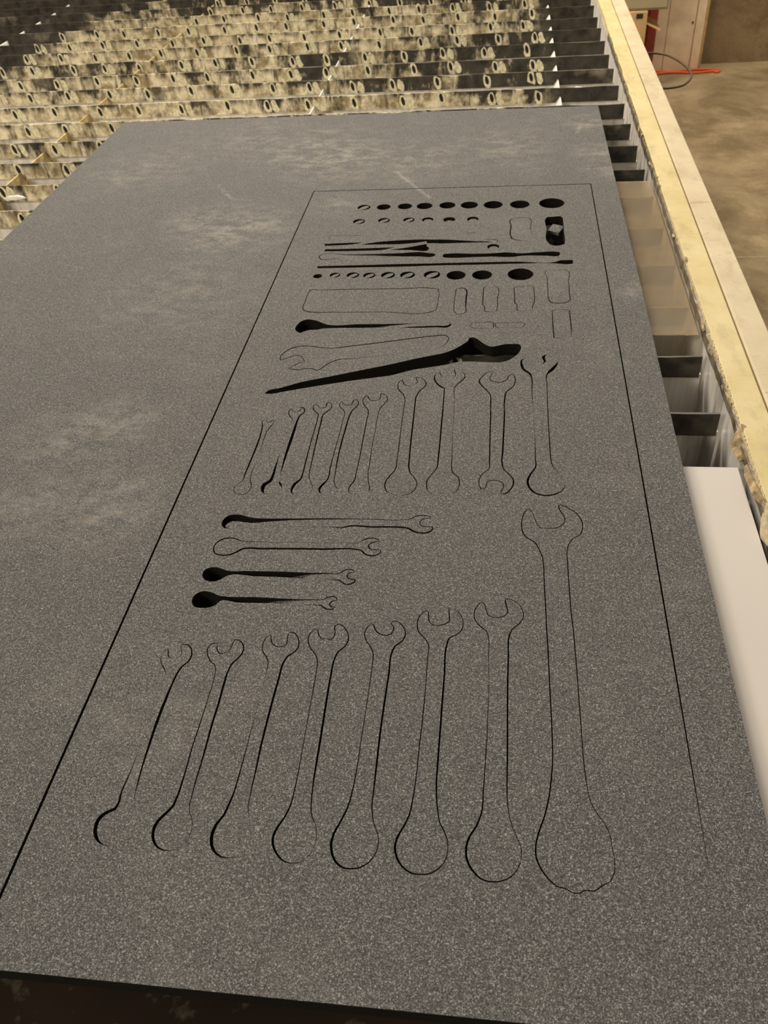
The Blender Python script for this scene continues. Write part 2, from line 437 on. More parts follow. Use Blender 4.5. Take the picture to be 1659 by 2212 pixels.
# support plates under the slats, scaled white where the water runs
PM = box_mesh('support_plate', XL, XR + 0.004, 0, 0.004, -0.21, 0, GALV)
for y in YS: tpart('support_plate', PM, (0, y * U + 0.008, ZS - SH - 0.001))
for x, m in ((0.222, BARW), (-0.78, BARW), (-1.765, BARM), (-2.785, BARW)):
    # a slotted bar: one tooth in each gap between two slats
    bm = bmesh.new()
    for a, b in zip(YS, YS[1:]):
        sg = -1 if x > 0 else 1; wb = 0.016 if x > 0 else 0.0065; zt = ZS - 0.0155; ya = a * U + 0.0034; yb = b * U - 0.0004
        sec = ((x * U, zt), (x * U + sg * 0.0022, zt - 0.0004), (x * U + sg * wb, zt - 0.022), (x * U + sg * wb, zt - 0.19), (x * U, zt - 0.19))
        A = [bm.verts.new((px, ya, pz)) for px, pz in sec]; B = [bm.verts.new((px, yb, pz)) for px, pz in sec]
        for k in range(5): bm.faces.new((A[k], A[(k + 1) % 5], B[(k + 1) % 5], B[k]))
        bm.faces.new(A); bm.faces.new(B[::-1])
    bmesh.ops.recalc_face_normals(bm, faces=bm.faces)
    bmesh.ops.translate(bm, verts=bm.verts, vec=-TL)
    o = add_obj('cross_bar', mesh_of(bm, 'cross_bar', m), table)
XW = 0.459 * U
Y0, Y1 = -0.12, 7.1 * U
tpart('tank_wall', box_mesh('tank_wall', XW, XW + 0.006, Y0, Y1, ZS - 0.42, ZF - 0.012, WALLM))
tpart('tank_wall', box_mesh('tank_wall', XL - 0.012, XL - 0.004, Y0, Y1, ZS - 0.42, ZS, WALLM))
tpart('tank_wall', box_mesh('tank_wall', XL, XW, Y1, Y1 + 0.008, ZS - 0.42, ZF, WALLM))
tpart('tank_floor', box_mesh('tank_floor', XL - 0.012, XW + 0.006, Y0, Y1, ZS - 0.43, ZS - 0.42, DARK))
# added ledge below the near foam edge; shade painted into its near-black colour
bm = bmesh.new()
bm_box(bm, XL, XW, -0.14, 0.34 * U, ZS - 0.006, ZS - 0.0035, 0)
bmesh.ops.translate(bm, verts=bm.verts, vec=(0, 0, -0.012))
ledge = tpart('shade_ledge', mesh_of(bm, 'shade_ledge', LEDGE))
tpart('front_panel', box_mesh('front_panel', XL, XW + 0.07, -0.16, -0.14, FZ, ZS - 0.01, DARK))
# the rail along the right side: a yellow inner strip and a paler outer beam
def rail_mesh(name, x0, x1, z0, z1, mat, wob, seed):
    rnd = random.Random(seed); bm = bmesh.new(); n = 120; rows = []
    for i in range(n + 1):
        y = Y0 + (Y1 - Y0) * i / n
        a = x0 + (rnd.uniform(-wob, wob) if wob else 0)
        rows.append([bm.verts.new(c) for c in ((a, y, z0), (a + 0.001, y, z1 - 0.0015), (a + 0.003, y, z1), (x1 - 0.0015, y, z1), (x1, y, z1 - 0.0015), (x1, y, z0))])
    for p, q in zip(rows, rows[1:]):
        for k in range(6): bm.faces.new((p[k], p[(k + 1) % 6], q[(k + 1) % 6], q[k]))
    bm.faces.new(rows[0]); bm.faces.new(rows[-1][::-1])
    bmesh.ops.recalc_face_normals(bm, faces=bm.faces)
    return mesh_of(bm, name, mat)
rail = tpart('inner_rail', rail_mesh('inner_rail', 0.460 * U, 0.5225 * U, ZF - 0.010, ZF + 0.0006, RAILY, 0.0010, 3))
tpart('outer_rail', rail_mesh('outer_rail', 0.5245 * U, 0.589 * U, ZF - 0.12, ZF, RAILP, 0, 4))
tpart('side_panel', box_mesh('side_panel', XW + 0.008, 0.575 * U, Y0, Y1, FZ, ZF - 0.122, DARK))
bm = bmesh.new(); rnd = random.Random(5); rows = []
for i in range(161):
    y = Y0 + (4.4 * U - Y0) * i / 160
    j = rnd.uniform(-.0012, .0012) * (1 if y < 2 * U else .4)
    rows.append([bm.verts.new(c) for c in ((0.462 * U, y, ZF - 0.0015), (0.4565 * U + j, y, ZF - 0.003 + rnd.uniform(-.001, .001)), (0.4555 * U + j * .6, y, ZF - 0.012 + rnd.uniform(-.003, .003)), (0.4600 * U, y, ZF - 0.013))])
for p, q in zip(rows, rows[1:]):
    for k in range(4): bm.faces.new((p[k], p[(k + 1) % 4], q[(k + 1) % 4], q[k]))
bmesh.ops.recalc_face_normals(bm, faces=bm.faces)
tpart('edge_strip', mesh_of(bm, 'edge_strip', GRIME))
def flake_mesh(seed, mat):
    rnd = random.Random(seed); bm = bmesh.new(); n = 5; g = []
    for i in range(n):
        u = i / (n - 1)
        wdt = math.sin(math.pi * (0.12 + 0.8 * u)) * rnd.uniform(0.7, 1.15)
        top = (rnd.uniform(-.05, .05) + 0.1, u - .5, rnd.uniform(0, .08))
        midp = (-0.28 * wdt, u - .5 + rnd.uniform(-.06, .06), 0.05 + rnd.uniform(-.1, .12))
        low = (-0.5 * wdt, u - .5 + rnd.uniform(-.08, .08), -0.5 * wdt + rnd.uniform(-.15, .1))
        g.append([bm.verts.new(c) for c in (top, midp, low)])
    for a, b in zip(g, g[1:]):
        for k in range(2): bm.faces.new((a[k], a[k + 1], b[k + 1], b[k]))
    r = bmesh.ops.extrude_face_region(bm, geom=bm.faces[:])
    for v in r['geom']:
        if isinstance(v, bmesh.types.BMVert): v.co += Vector((.05, 0, -.05))
    bmesh.ops.recalc_face_normals(bm, faces=bm.faces)
    return mesh_of(bm, 'flake', mat)
FM = [flake_mesh(i, (FLAKE, FLAKEW, FLAKE)[i % 3]) for i in range(9)]
rnd = random.Random(11)
bm = bmesh.new(); rows = []
for i in range(300):
    y = (0.9 + 1.5 * i / 299) * U
    q = 0.5 if y < 1.8 * U else 0.2
    a = 0.4596 * U + rnd.uniform(-.0008, .0008) * q; b = 0.4615 * U + rnd.uniform(-.001, .0025) * q
    zt = ZF + 0.0005 + rnd.uniform(-.0004, .0007) * q
    rows.append([bm.verts.new(c) for c in ((a, y, ZF - 0.003 + rnd.uniform(-.0015, .001)), (a + .0006, y, zt), (b, y, ZF + 0.0007), (b, y, ZF - 0.004))])
for p, q in zip(rows, rows[1:]):
    for k in range(4): bm.faces.new((p[k], p[(k + 1) % 4], q[(k + 1) % 4], q[k]))
bmesh.ops.recalc_face_normals(bm, faces=bm.faces)
rb = tpart('peeling_edge', mesh_of(bm, 'peeling_edge', FLAKEW))
yy = 0.93
while yy < 3.3:
    big = 1.0 if yy < 1.9 else 0.75
    L = rnd.uniform(0.022, 0.075) * big
    f = add_obj('flake', FM[rnd.randrange(9)], rb)
    f.location = Vector((0.4600 * U + rnd.uniform(-.001, .001), yy * U, ZF - 0.0035 + rnd.uniform(-.002, .001))) - TL - (rb.location)
    wv = rnd.uniform(0.006, 0.015) * (1.25 if yy < 1.4 else 0.75 if yy < 2.3 else 0.45)
    f.scale = (wv, L, wv)
    f.rotation_euler = (rnd.uniform(-.3, .3), rnd.uniform(-.4, .3), rnd.uniform(-.12, .12))
    yy += L / U * rnd.uniform(0.9, 2.4)

# ------------------------------------------------------------------ sheets on the slats, under the right edge of the foam
t = NT('frosted_plastic')
t.b.inputs['Transmission Weight'].default_value = 0.9
t.b.inputs['IOR'].default_value = 1.25
n = t.noise(22, 4, 0.6)
CLEAR = t.set(t.mix(t.ramp(n, [(0.35, 0), (0.65, 1)]), (0.86, 0.74, 0.54), (0.92, 0.81, 0.62)), 0.2, 0.25)
t = NT('milky_plastic')
t.b.inputs['Subsurface Weight'].default_value = 0.0
n = t.noise(9, 2, 0.5)
MILK = t.set(t.mix(n, (0.58, 0.545, 0.51), (0.63, 0.595, 0.56)), 0.55, 0.3)
def sheet(name, x0, x1, y0, y1, mat, label):
    bm = bmesh.new(); bm_box(bm, x0, x1, y0, y1, 0, 0.0012, 0.0004)
    o = add_obj(name, mesh_of(bm, name, mat), None, (0, 0, ZS + 0.00082))
    return tag(o, label, 'sheet')
sheet('clear_sheet', 0.20 * U, 0.450 * U, 1.772 * U, 2.692 * U, CLEAR, 'hazy see-through plastic sheet on the slats between foam edge and yellow rail')
sheet('white_sheet', 0.12 * U, 0.4445 * U, 0.36 * U, 1.292 * U, MILK, 'milky white plastic sheet sticking out from under the near foam edge')

# ------------------------------------------------------------------ the foam sheet and its cut-outs
CUTS = {
    'w1': ('-243.5,271.2,1.08 -244.3,278.6,0.78 -243.9,286.9,0.64 -243.4,294.3,0.48 -243.1,304.6,0.24 -243.5,323.1,0 -245,345.5,0 -245.4,364.5,0 -244.3,376.3,0.09 -245,380.3,0.24c -246.7,383.2,0.54 -250.8,388,0.47 -252.5,391.5,0.33 -252.7,396.7,0.19 -251.7,400.5,0.21 -249.8,402.7,0.49c -247.9,396.5,0.73c -246.5,394.3,0.35 -242.8,393.9,0.1 -238.3,394.5,0.11 -237.7,397.1,0.35 -238.9,402.3,0.33 -240.6,406.4,0.36c -239.2,407.3,0.55 -235.3,407.6,0.57 -232.5,405.3,0.64 -230.1,400.7,0.73 -229.1,396,0.81 -230.4,390.8,0.91 -233.7,386,1.01 -235.3,380.4,1.01 -236.5,367.9,1.06 -237.2,351.6,1.46 -237.5,335,1.5 -237,316.5,1.13 -236.4,300.5,0.78 -235.4,287.5,0.61 -234.6,279.7,0.3 -232.8,272,0 -230.4,267.6,0 -227.2,260.3,0 -225.5,253.1,0 -227.5,246.4,0 -232.5,242.4,0 -238.8,242.1,0.07 -243.1,242.2,0.33 -246.6,243.8,0.86 -250.2,247.5,1.52 -252.4,251.7,1.67 -253.1,257.2,1.87 -251.6,261.8,1.87 -248,265.1,1.53 -244.4,267.3,1.54', None),
    'w2': ('-206.9,385.6,0.41 -205.8,377.7,0.42 -205.4,359.3,0.42 -205.4,336.3,0.57 -205.6,317.9,0.63 -205,300.3,0.7 -204.8,288.2,0.84 -205.1,278,1 -206.1,271.7,1.21 -209.5,266.2,1.39 -212.8,260.7,1.6 -213.7,255.5,1.47 -212.7,250.4,1.35 -210.3,246.3,1.13 -206.5,243.1,0.75 -202.5,241.8,0.53 -198.4,241.9,0.29 -194.6,243.3,0.15 -190.8,247.1,0.16 -188.8,252.3,0.22 -188.9,258.8,0.28 -190.4,263.9,0.27 -192.9,267.8,0.33 -194.7,271.8,0.36 -195.2,279.5,0.45 -195.7,291.2,0.61 -195.7,303.4,0.7 -196,319.4,0.94 -196.5,336.9,1.05 -196.4,356.1,1.07 -196.9,373.3,1.1 -196.6,385.2,0.87 -195.5,390.9,0.96 -192,396.7,0.89 -189.9,402,0.84 -189.8,406.2,0.66 -192.1,411.3,0.65 -195.4,414.3,0.56 -198.9,414.7,0.66c -199.7,410.9,0.55 -200.1,405.6,0.48 -202.2,402.1,0.32 -205.5,400,0.43 -208.2,400.7,0.6 -210.6,403.9,0.57 -212,410.2,0.32c -214.6,410.2,0.67 -217.5,408.3,0.64 -218.4,404.5,0.6 -216.5,398.3,0.56 -212.7,392.4,0.56 -208.5,389.1,0.48', None),
    'w3': ('-168,395,0.46 -167.1,386.4,0.28 -166.9,372.9,0.09 -166.9,356.6,0.09 -166.9,336.9,0.27 -166.9,318,0.44 -167,300.9,0.61 -167.4,285.4,0.77 -168.7,275.6,0.95 -170.4,267.7,1.14 -173.1,262.4,1.31 -174.3,256.4,1.5 -173.8,250.7,1.56 -172,246.4,1.32 -168.6,242.6,1 -164.9,240.6,0.66 -160.9,240.2,0.39 -156.4,241,0.16 -151.5,243.6,0 -148.6,249.4,0 -148.5,256,0 -151.1,263.2,0.15 -153.9,270.6,0.24 -155.6,276.5,0.32 -156,284.4,0.42 -156.4,302.6,0.77 -157,320.6,0.97 -157.1,340.6,1.09 -156.9,360.5,1.11 -156.4,380.3,1.05 -156,394,0.99 -154,400.5,0.89 -149.3,405.5,0.79 -147.3,410.4,0.71 -147.9,415.8,0.56 -150.4,421.2,0.58 -153.9,424.3,0.54 -156.4,424.9,0.63c -157.7,422.6,0.51 -157.2,416.5,0.49 -157.8,411,0.46 -161.6,409.6,0.48 -166.1,410.5,0.52 -169.6,414.6,0.56 -171.2,420.9,0.49c -173.8,419,0.47 -175.6,414.2,0.52 -175.4,408.2,0.47 -173,402.4,0.55 -169.9,399,0.55', None),
    'w4': ('-130.5,399,0.55 -129.5,392.1,0.47 -128.9,376.4,0.46 -128.2,351.8,0.36 -127.6,329.5,0.35 -127.1,308.4,0.42 -126.9,291.9,0.5 -127.6,278.7,0.67 -130.1,269,0.85 -132.9,263,1.01 -134.4,257.1,1.14 -133.9,252.2,1.07 -131.6,247.6,0.96 -127.5,243.1,0.8 -123.6,240.7,0.59 -120.3,240,0.38 -115.8,240.6,0.24 -111,243.7,0.24 -107.9,248.3,0.24 -106.7,254.3,0.24 -107,260.8,0.31 -108.3,265.7,0.31 -111,270.1,0.39 -112.9,274.6,0.47 -114.3,283.1,0.56 -115.2,293.7,0.66 -115.8,311.1,0.93 -116.2,328.3,1.04 -116.8,347.4,1.06 -117.4,367.3,1 -117.7,386,0.93 -117.3,400.9,0.87 -115.5,407.5,0.85 -111.5,412.5,0.75 -109.5,418.6,0.69 -110.1,424.1,0.57 -113.1,430.1,0.59 -117.1,434.2,0.55 -120.2,434.9,0.64 -122.2,432.7,0.61 -121.2,427.8,0.48 -120.9,422.8,0.61 -123,419.1,0.73 -126.9,419.7,0.48 -130.7,419.5,0.55 -133.2,422.8,0.57 -135.1,428.2,0.49c -137.6,428.7,0.37c -140.3,424.8,0.55 -141.2,419.9,0.58 -139.8,413.9,0.56 -136.4,408.1,0.57 -132.9,404.1,0.56', None),
    'w5': ('-88.5,407.1,0.54 -87.9,397.6,0.43 -87.6,377.9,0.42 -87.5,352.9,0.41 -87.6,331.7,0.4 -87.6,308.2,0.49 -88.2,292.3,0.58 -89.8,279.9,0.77 -92.9,269.7,0.86 -95.8,261.7,1.04 -96.6,255,1.09 -95.1,248.5,1.05 -91.5,242.8,0.95 -87.1,240,0.79 -81.7,239.6,0.72 -76.5,240.7,0.64 -71.6,244.2,0.55 -68.3,249.3,0.46 -66.8,255.4,0.36 -67.5,262,0.36 -70,267.5,0.36 -72.8,275.2,0.46 -74,283.1,0.56 -74.2,294.3,0.66 -74.6,313.5,0.88 -75,338.3,0.91 -74.9,363.6,0.93 -74.5,389.1,0.86 -74.1,410.7,0.89 -72.5,415.7,0.87 -68,420.1,0.75 -65.8,425.9,0.68 -66.5,431.6,0.56 -69.6,437.3,0.61 -73.9,440.4,0.55 -76.7,440.6,0.58 -78.1,437.8,0.56 -75.6,434.8,0.56 -75.7,430.4,0.58 -77,427.2,0.68 -80.7,425.8,0.71 -85.9,426.9,0.65 -89.7,431.1,0.7 -91.7,435.6,0.59c -93.9,437.1,0.29c -96.2,433.3,0.49 -97.6,426.3,0.56 -95.6,420,0.56 -91.5,413.9,0.56', None),
    'w6': ('-47.4,419.2,0.55 -46.9,406.8,0.43 -46.4,381.7,0.42 -46.3,354.4,0.51 -46.8,331.1,0.49 -47,307.9,0.48 -47.8,290.1,0.56 -49.4,276.9,0.74 -52.3,268.9,0.83 -55.3,262,0.91 -56.2,255.3,0.98 -54.4,249,0.88 -50.3,243.4,0.79 -44.8,239.9,0.7 -38.6,239.5,0.62 -32.6,240.8,0.62 -27.7,244.4,0.52 -24.1,250.1,0.44 -23.2,257,0.35 -24.2,263.5,0.45 -26.5,269,0.55 -29.1,273.6,0.55 -31,281.3,0.55 -32.5,291.2,0.65 -33.3,302.6,0.75 -33.4,318.6,0.87 -33.4,341.1,0.89 -33.4,365,0.92 -33.3,390.3,0.84 -33.2,418.6,0.87 -31.6,425.7,0.73 -25.3,430.3,0.64 -22.2,435.5,0.57 -21.7,441.4,0.44 -23.4,448.6,0.47 -27,453.7,0.39 -31,456.2,0.14 -33.7,456.7,0.47c -32.9,448.9,0.56 -32.9,442.2,0.58 -35.7,439.6,0.56 -41.2,438.1,0.44 -45.7,438.6,0.56 -47.8,440.7,0.57 -49.2,448,0.57 -51,453.2,0.56 -53.9,450.8,0.53 -56.8,445.4,0.59 -57.4,438,0.56 -55.7,430.8,0.57 -51.3,425.3,0.59', None),
    'w7': ('-2.2,430.2,0.44 -1.4,409.5,0.32 -0.6,387.2,0.21 -0.7,364.7,0.3 -0.9,341,0.39 -1.6,318.7,0.47 -2.3,299.6,0.55 -3.2,282.4,0.63 -6.1,273.4,0.8 -10.3,265.5,0.88 -12,257.9,0.96 -11,250.6,0.97 -7.3,244.2,0.89 -2.5,239.8,0.71 2.7,238.4,0.61 8.6,238.9,0.6 14.6,241.6,0.5 19.2,246.8,0.42 21.8,254.2,0.34 21.9,260.6,0.35 19.7,266.9,0.36 16.7,274.2,0.37 14.4,282.8,0.37 13.2,293.6,0.46 13,309.1,0.65 13.1,330.7,0.77 13,353.6,0.79 13,384.2,0.82 13.4,410.4,0.74 14.1,431.1,0.75 16,436.9,0.59 22,443.8,0.59 24.8,450.5,0.44 24.3,457.2,0.47 20.5,464.5,0.4 14.9,468.3,0.45 10.6,468.6,0.72c 11.5,461.7,0.68 12.7,454.3,0.56 9.9,450.4,0.54 4.4,448.5,0.44 -1.7,449.8,0.55 -4,454.9,0.46 -5.5,461.6,0.47 -7.6,464.6,0.46 -10.9,460.6,0.49 -13.5,452.9,0.56 -12.7,445.5,0.58 -8,438.5,0.63 -3.6,434.4,0.61', None),
    'w8': ('38.7,526.4,0.65 41.1,517.9,0.61 41.9,505.3,0.58 41.9,491,0.57 42.1,476.2,0.64 42.3,457.1,0.62 42.4,438.9,0.61 42.6,432.8,0.64 43,397.6,0.62 43.3,365.2,0.59 43.4,338.4,0.57 43.1,324.1,0.56 41.9,311.2,0.64 39.4,294.6,0.62 36.4,282.5,0.7 33,272.7,0.69 30.8,263.2,0.69 30.9,255.9,0.7 33.4,249.3,0.72 37.8,243.1,0.63 42.7,238.8,0.54 47.7,237.9,0.53 50.9,236,0.53 55.9,235.8,0.5 59.3,237.8,0.42 64.6,237.7,0.49 69,241.2,0.47 74.2,244.3,0.39 77,249.8,0.4 77.9,256,0.34 77.2,265,0.35 76.1,275.1,0.36 74.1,280.6,0.38 70.2,287.1,0.39 66.7,293.7,0.38 65,302.6,0.37 64,314.9,0.47 63.4,328.8,0.47 63.4,350,0.48 63.2,376.2,0.5 63,409.3,0.52 62.5,439.5,0.54 61.7,458.2,0.55 61.6,477.2,0.56 61.5,494,0.57 61.6,512.5,0.58 61.8,525.2,0.51 63.6,534,0.53 67.6,541.3,0.52 73.1,545.6,0.53 75.2,550,0.61 76.5,558,0.61 75.9,564.9,0.66 73,571.8,0.65 69.5,577,0.62 66.1,579.2,0.64 63.1,582.7,0.67 60.4,583.2,0.7 58.9,585,0.61c 56.9,583.4,0.63c 57.8,577.7,0.68 60.7,571.3,0.6 61.8,565.5,0.46 60.3,559.6,0.51 55.4,554.6,0.62 48.5,553.2,0.57 40.1,553.7,0.57c 39,555.3,0.42 35.7,565.7,0.42 33.2,574.4,0.43 31.6,577.1,0.55 29.3,577,0.49 26.5,571.8,0.57 24.5,562.9,0.62 24.2,554.8,0.62 25.5,546.3,0.66 29.2,540.2,0.76 34.8,535.5,0.72', None),
    'h1': ('-217.1,553.3,4.61 -198.5,554.5,2.54 -178.5,556.1,1.48 -150.1,557.8,1.05 -114.6,559,0.63 -79.5,559.5,0.41 -73.9,560.6,0.61 -68.7,564.7,0.81 -63.2,566,0.84 -56.8,564.8,0.57c -55.6,562.1,0.58c -61.4,561.5,0.6 -64.9,557.2,0.59 -63.5,552.1,0.67 -58.6,550.9,0.61 -53.8,551.5,0.76c -52.9,548.5,0.74 -56,544.3,1.15 -62.7,542.7,1.19 -69.8,544.8,1.29 -74.9,548.6,1.33 -81.3,549.4,1.42 -106.3,548.8,1.43 -130.1,548.2,1.23 -132.7,546.9,1.02 -143.4,547.5,0.41 -162.4,546.7,0.2 -191.1,547,0 -215.5,546.5,0 -227.7,542.9,0 -234.6,541.5,0 -241,543.6,1.45 -241.5,550.2,4.86 -238.1,555,6.6 -230.9,556,6.23 -223.2,554.1,5.18', None),
    'h2': ('-220.7,526,0.57 -207.8,525.4,0.4 -172.8,526.5,0.2 -131.2,527.3,0.2 -115.5,528.9,0.4 -111.2,532.7,0.77 -105.9,534.7,0.79 -99.5,532.6,0.71 -98.2,530.7,0.56c -103.9,529,0.77 -107.2,525.4,0.75 -105.9,521.5,0.79 -101.4,519.8,0.76 -96.8,521,0.55c -95.5,518.1,0.57 -98,514.2,0.91 -103.2,512.6,1.13 -108.9,514.7,0.99 -112.8,518.9,1.02 -117.7,519.9,1.15 -143.7,519.1,1.55 -171.2,518.3,1.56 -198.9,517.1,1.57 -218.2,515.4,1.41 -222.1,511.6,1.19 -227,508.4,1.21 -233,507.4,1.12 -240.7,509.8,0.75 -243.4,515.5,0.7 -243.1,521.5,0.87 -239.5,526.6,1.03 -233.7,529.3,1.03 -226.4,528.6,0.74', None),
    'h3': ('-127,490.8,0.55 -124.7,493.3,0.71 -121.1,495.7,0.74 -116.2,494.6,0.66 -115.1,492.9,0.51c -119.1,491.4,0.7 -120.6,488,0.67 -118.8,484.9,0.77 -115.2,484.2,0.87 -113,483.9,0.69c -113,481.2,0.93 -116,478.8,1.07 -120.5,478.2,0.85 -124.1,480.7,0.75 -126.4,482.7,0.85 -132.4,483,0.54 -151,483,0.36 -172.6,483.9,0.18 -198.2,483.8,0.18 -223.2,482.9,0.19 -226.5,479.8,0.19 -230.5,476.7,0.19 -237.1,476.1,0.17 -241.9,478.6,0.14 -244.8,483.9,0.14 -243.6,489.6,0.19 -237.5,492.7,0.19 -231,491.7,0.17 -224.8,489.2,0.18 -206.4,489.5,0.18 -173.9,490.1,0.18 -152.3,490,0.18 -138.9,490.3,0.37', [(-239.1, 34), (-183.8, 26), (-178.5, 14), (-173.1, 8), (-165.1, 5), (-151.8, 1.5), (-138.6, 0.6), (-126.7, 0)]),
    'h4': ('-135.9,460.4,0.52 -133.1,463.2,0.69 -129.4,464.2,0.67 -125.2,462.2,0.58 -124.5,460.2,0.49c -129.1,458.2,0.83 -130.3,455.4,0.63 -128.3,453,0.76 -125,452.8,0.39c -126.6,450.6,0.83 -129.7,449.9,0.82 -133.8,451.5,0.74 -136.8,453.9,0.78 -140.7,454.2,0.67 -154.9,454.2,0.34 -171.9,454.6,0.17 -191.4,454,0.17 -207.1,453.7,0.17 -221.8,454.1,0.18 -223.5,450.6,0.17 -228,447.4,0.18 -234.3,446.2,0.17 -241.2,447.2,0.14 -245.1,452.6,0.13 -244.7,459.6,0.17 -239.3,464.3,0.18 -231.8,463.8,0.16 -224.1,460.3,0.16 -217.9,459.5,0.17 -192.8,460.1,0.17 -173,459.7,0.17 -152,459.6,0.34 -141.7,460,0.52', [(-244.6, 34), (-201.2, 26), (-193.4, 12), (-185.6, 6.5), (-177.8, 4), (-170.0, 2.5), (-157.1, 0.9), (-140.3, 0)]),
    'u1': ('-240.1,698.6,0.79 -238.6,682.1,1.03 -238.3,666.1,1.16 -238.7,648.7,1.16 -239.3,628.5,1.03 -239.6,616.2,0.79 -239.7,609,0.52 -243.8,603.3,0.42 -245.3,597.8,0.34 -244.2,593.2,0.4 -240.4,589.4,0.51 -236.1,588.8,0.63 -231,591.3,0.59 -229.2,596.8,0.46 -229.7,603,0.51 -232.2,609.3,0.51 -233.3,617.2,0.43 -233.5,628.7,0.34 -233.1,638.7,0.11 -233.2,650.5,0.11 -232.9,659.2,0.34 -233.6,676.8,0.47 -232.9,691.4,0.64 -230.6,698.8,0.7 -229.2,704.5,0.51 -229.5,707.3,0.38c -232.1,707.8,0.75 -233,704.8,0.72 -235.7,704.3,0.63 -237.7,707.1,0.44 -237.5,710,0.46c -240.7,708.9,0.34 -241.6,704.2,0.59', None),
    'u2': ('-211.1,711.4,0.56 -214.1,715.1,0.71 -216.4,719.9,0.67 -216.6,727.6,0.65 -215.2,729.2,0.44c -213.2,724.8,0.42 -208.9,723.5,0.39 -205.5,726.3,0.66 -205,729.8,0.45 -207.1,732.1,0.94c -203,731.4,1 -200.5,726,0.79 -201.1,721.1,1.02 -203.8,717.2,1.15 -204.8,710.6,1.21 -205.1,692,1.87 -205.3,670.4,2.06 -205.5,649.6,1.57 -205.2,632.8,0.99 -205,623.8,0.43 -204.5,616.5,0 -203.9,610.2,0 -202.3,605.8,1.42 -200.6,603.2,1 -199.1,597.8,0 -200.9,591.5,0 -206.5,589.1,0 -211.6,589.3,0 -215.2,591.8,0.63 -217.5,597.2,2.46 -217,604.2,3.11 -212.8,609.1,2.38 -211.8,616.3,1.78 -211.9,629.3,1.32 -212.1,642.6,0.56 -211.8,659.7,0 -211.8,680.9,0 -211.4,701.1,0', None),
    'u3': ('-184.9,719.5,0.68 -184.3,712.9,0.69 -184.1,692.4,0.69 -184.1,667.4,0.67 -183.7,641.7,0.87 -183.2,622,0.86 -183.6,613.2,1.09 -187.5,606.7,2.05 -189.2,599.6,1.75 -188.6,593.5,0.99 -187.1,591.3,0.36 -182,588.4,0 -174.1,589.4,0 -170.2,595.7,0.11 -170.9,604.1,0.4 -174,611.1,0.51 -176.3,617.4,0.51 -177.1,628.7,0.64 -178.1,652,0.76 -178.9,678.1,0.89 -179.4,703.6,0.92 -178.9,720.6,0.9 -175.3,726.4,0.91 -172.5,733.2,0.74 -174,739.1,0.48 -177.3,742,0.59c -179.1,739,0.9 -178.7,733.1,0.58 -182.3,730.7,0.59 -185.9,732,0.43 -188,735.9,0.55c -190.9,737.4,0.37 -192.4,731.9,0.69 -190,726.1,0.73', None),
    'u4': ('-158.6,726.7,0.56 -157.3,707.7,0.45 -157.2,682.2,0.45 -157.7,657.7,0.55 -157.9,632.5,0.75 -158.2,611.6,0.88 -161.2,605.2,1.74 -163,599.7,1.49 -161.9,594.4,0.79 -160.6,592.6,0.38 -155.1,590.1,0 -148.3,591.1,0 -145.6,596.5,0 -147.4,601.8,0.4 -150.5,608.7,0.5 -151.5,621.4,0.52 -152.5,640.9,0.85 -152.9,668.1,0.99 -152.3,693.1,1.02 -151.4,717.2,0.95 -149.6,727.8,0.95 -145.6,735.6,0.82 -145.2,741.5,0.67 -147.7,746.8,0.73 -151.2,747.3,0.52c -151.4,742.4,0.75 -152.6,737.5,0.71 -157.1,736.8,0.76 -160.8,738.7,0.55 -163,743.8,0.65c -164.6,741.2,0.61 -163.9,733.4,0.57 -160.5,729.5,0.66', None),
    'u5': ('-133.3,728.1,0.67 -132.4,708.2,0.67 -131.9,679.2,0.66 -131.4,651.6,0.64 -131.5,625.2,0.63 -131.8,612.5,0.76 -134.3,605.3,0.92 -135.3,599.9,0.72 -134.4,595.6,0.44 -129.4,591.7,0 -121.4,591.2,0 -116.9,595.2,0 -115.8,600.6,0.6 -117.7,609.8,0.5 -119.9,622.3,0.51 -120.4,638.5,0.52 -121.2,662,0.43 -121.4,690.1,0.44 -121.6,714,0.45 -120.8,731.2,0.61 -117.8,739,0.67 -114.9,748.9,0.69 -117.9,755.8,0.56 -123.5,759.8,0.77c -122.7,752.7,0.59 -124.3,746.7,0.68 -129.2,745.3,0.78 -134.1,747.6,0.68 -137.1,755.5,0.62c -139.8,752.5,0.7 -141.1,744.5,0.57 -138.5,737.7,0.72', None),
    'u6': ('-97.3,752.9,0.62 -96,730.2,0.49 -95.5,699.2,0.48 -94.7,667.9,0.59 -94.3,643.7,0.58 -94.8,629.2,0.73 -98.9,620.3,0.79 -101.9,611.5,0.83 -101.7,604.6,0.77 -99.3,598,0.63 -93.4,594,0.31 -85.6,592.6,0.17 -79.2,594,0.47 -74.3,599.6,0.64 -72.1,609,0.55 -74.7,617.5,0.59 -79.9,626.1,0.71 -81.7,633.2,0.9 -82.6,649.5,0.91 -83.6,679.7,0.94 -84.2,707.6,0.97 -84.8,734.7,0.87 -84.4,756.4,0.92 -81.2,766.5,0.93 -76.2,775.6,0.8 -78.9,785.9,0.58 -83.8,790.5,0.62 -88.3,790.9,0.73c -86.4,780,0.53 -89.5,775.4,0 -96.4,774.2,0.44 -99.7,777.6,0.72 -102.6,785.6,0.85c -105,783.3,0.62 -106.6,774.1,0.64 -104.5,766.2,0.82 -99.4,758.4,0.85', None),
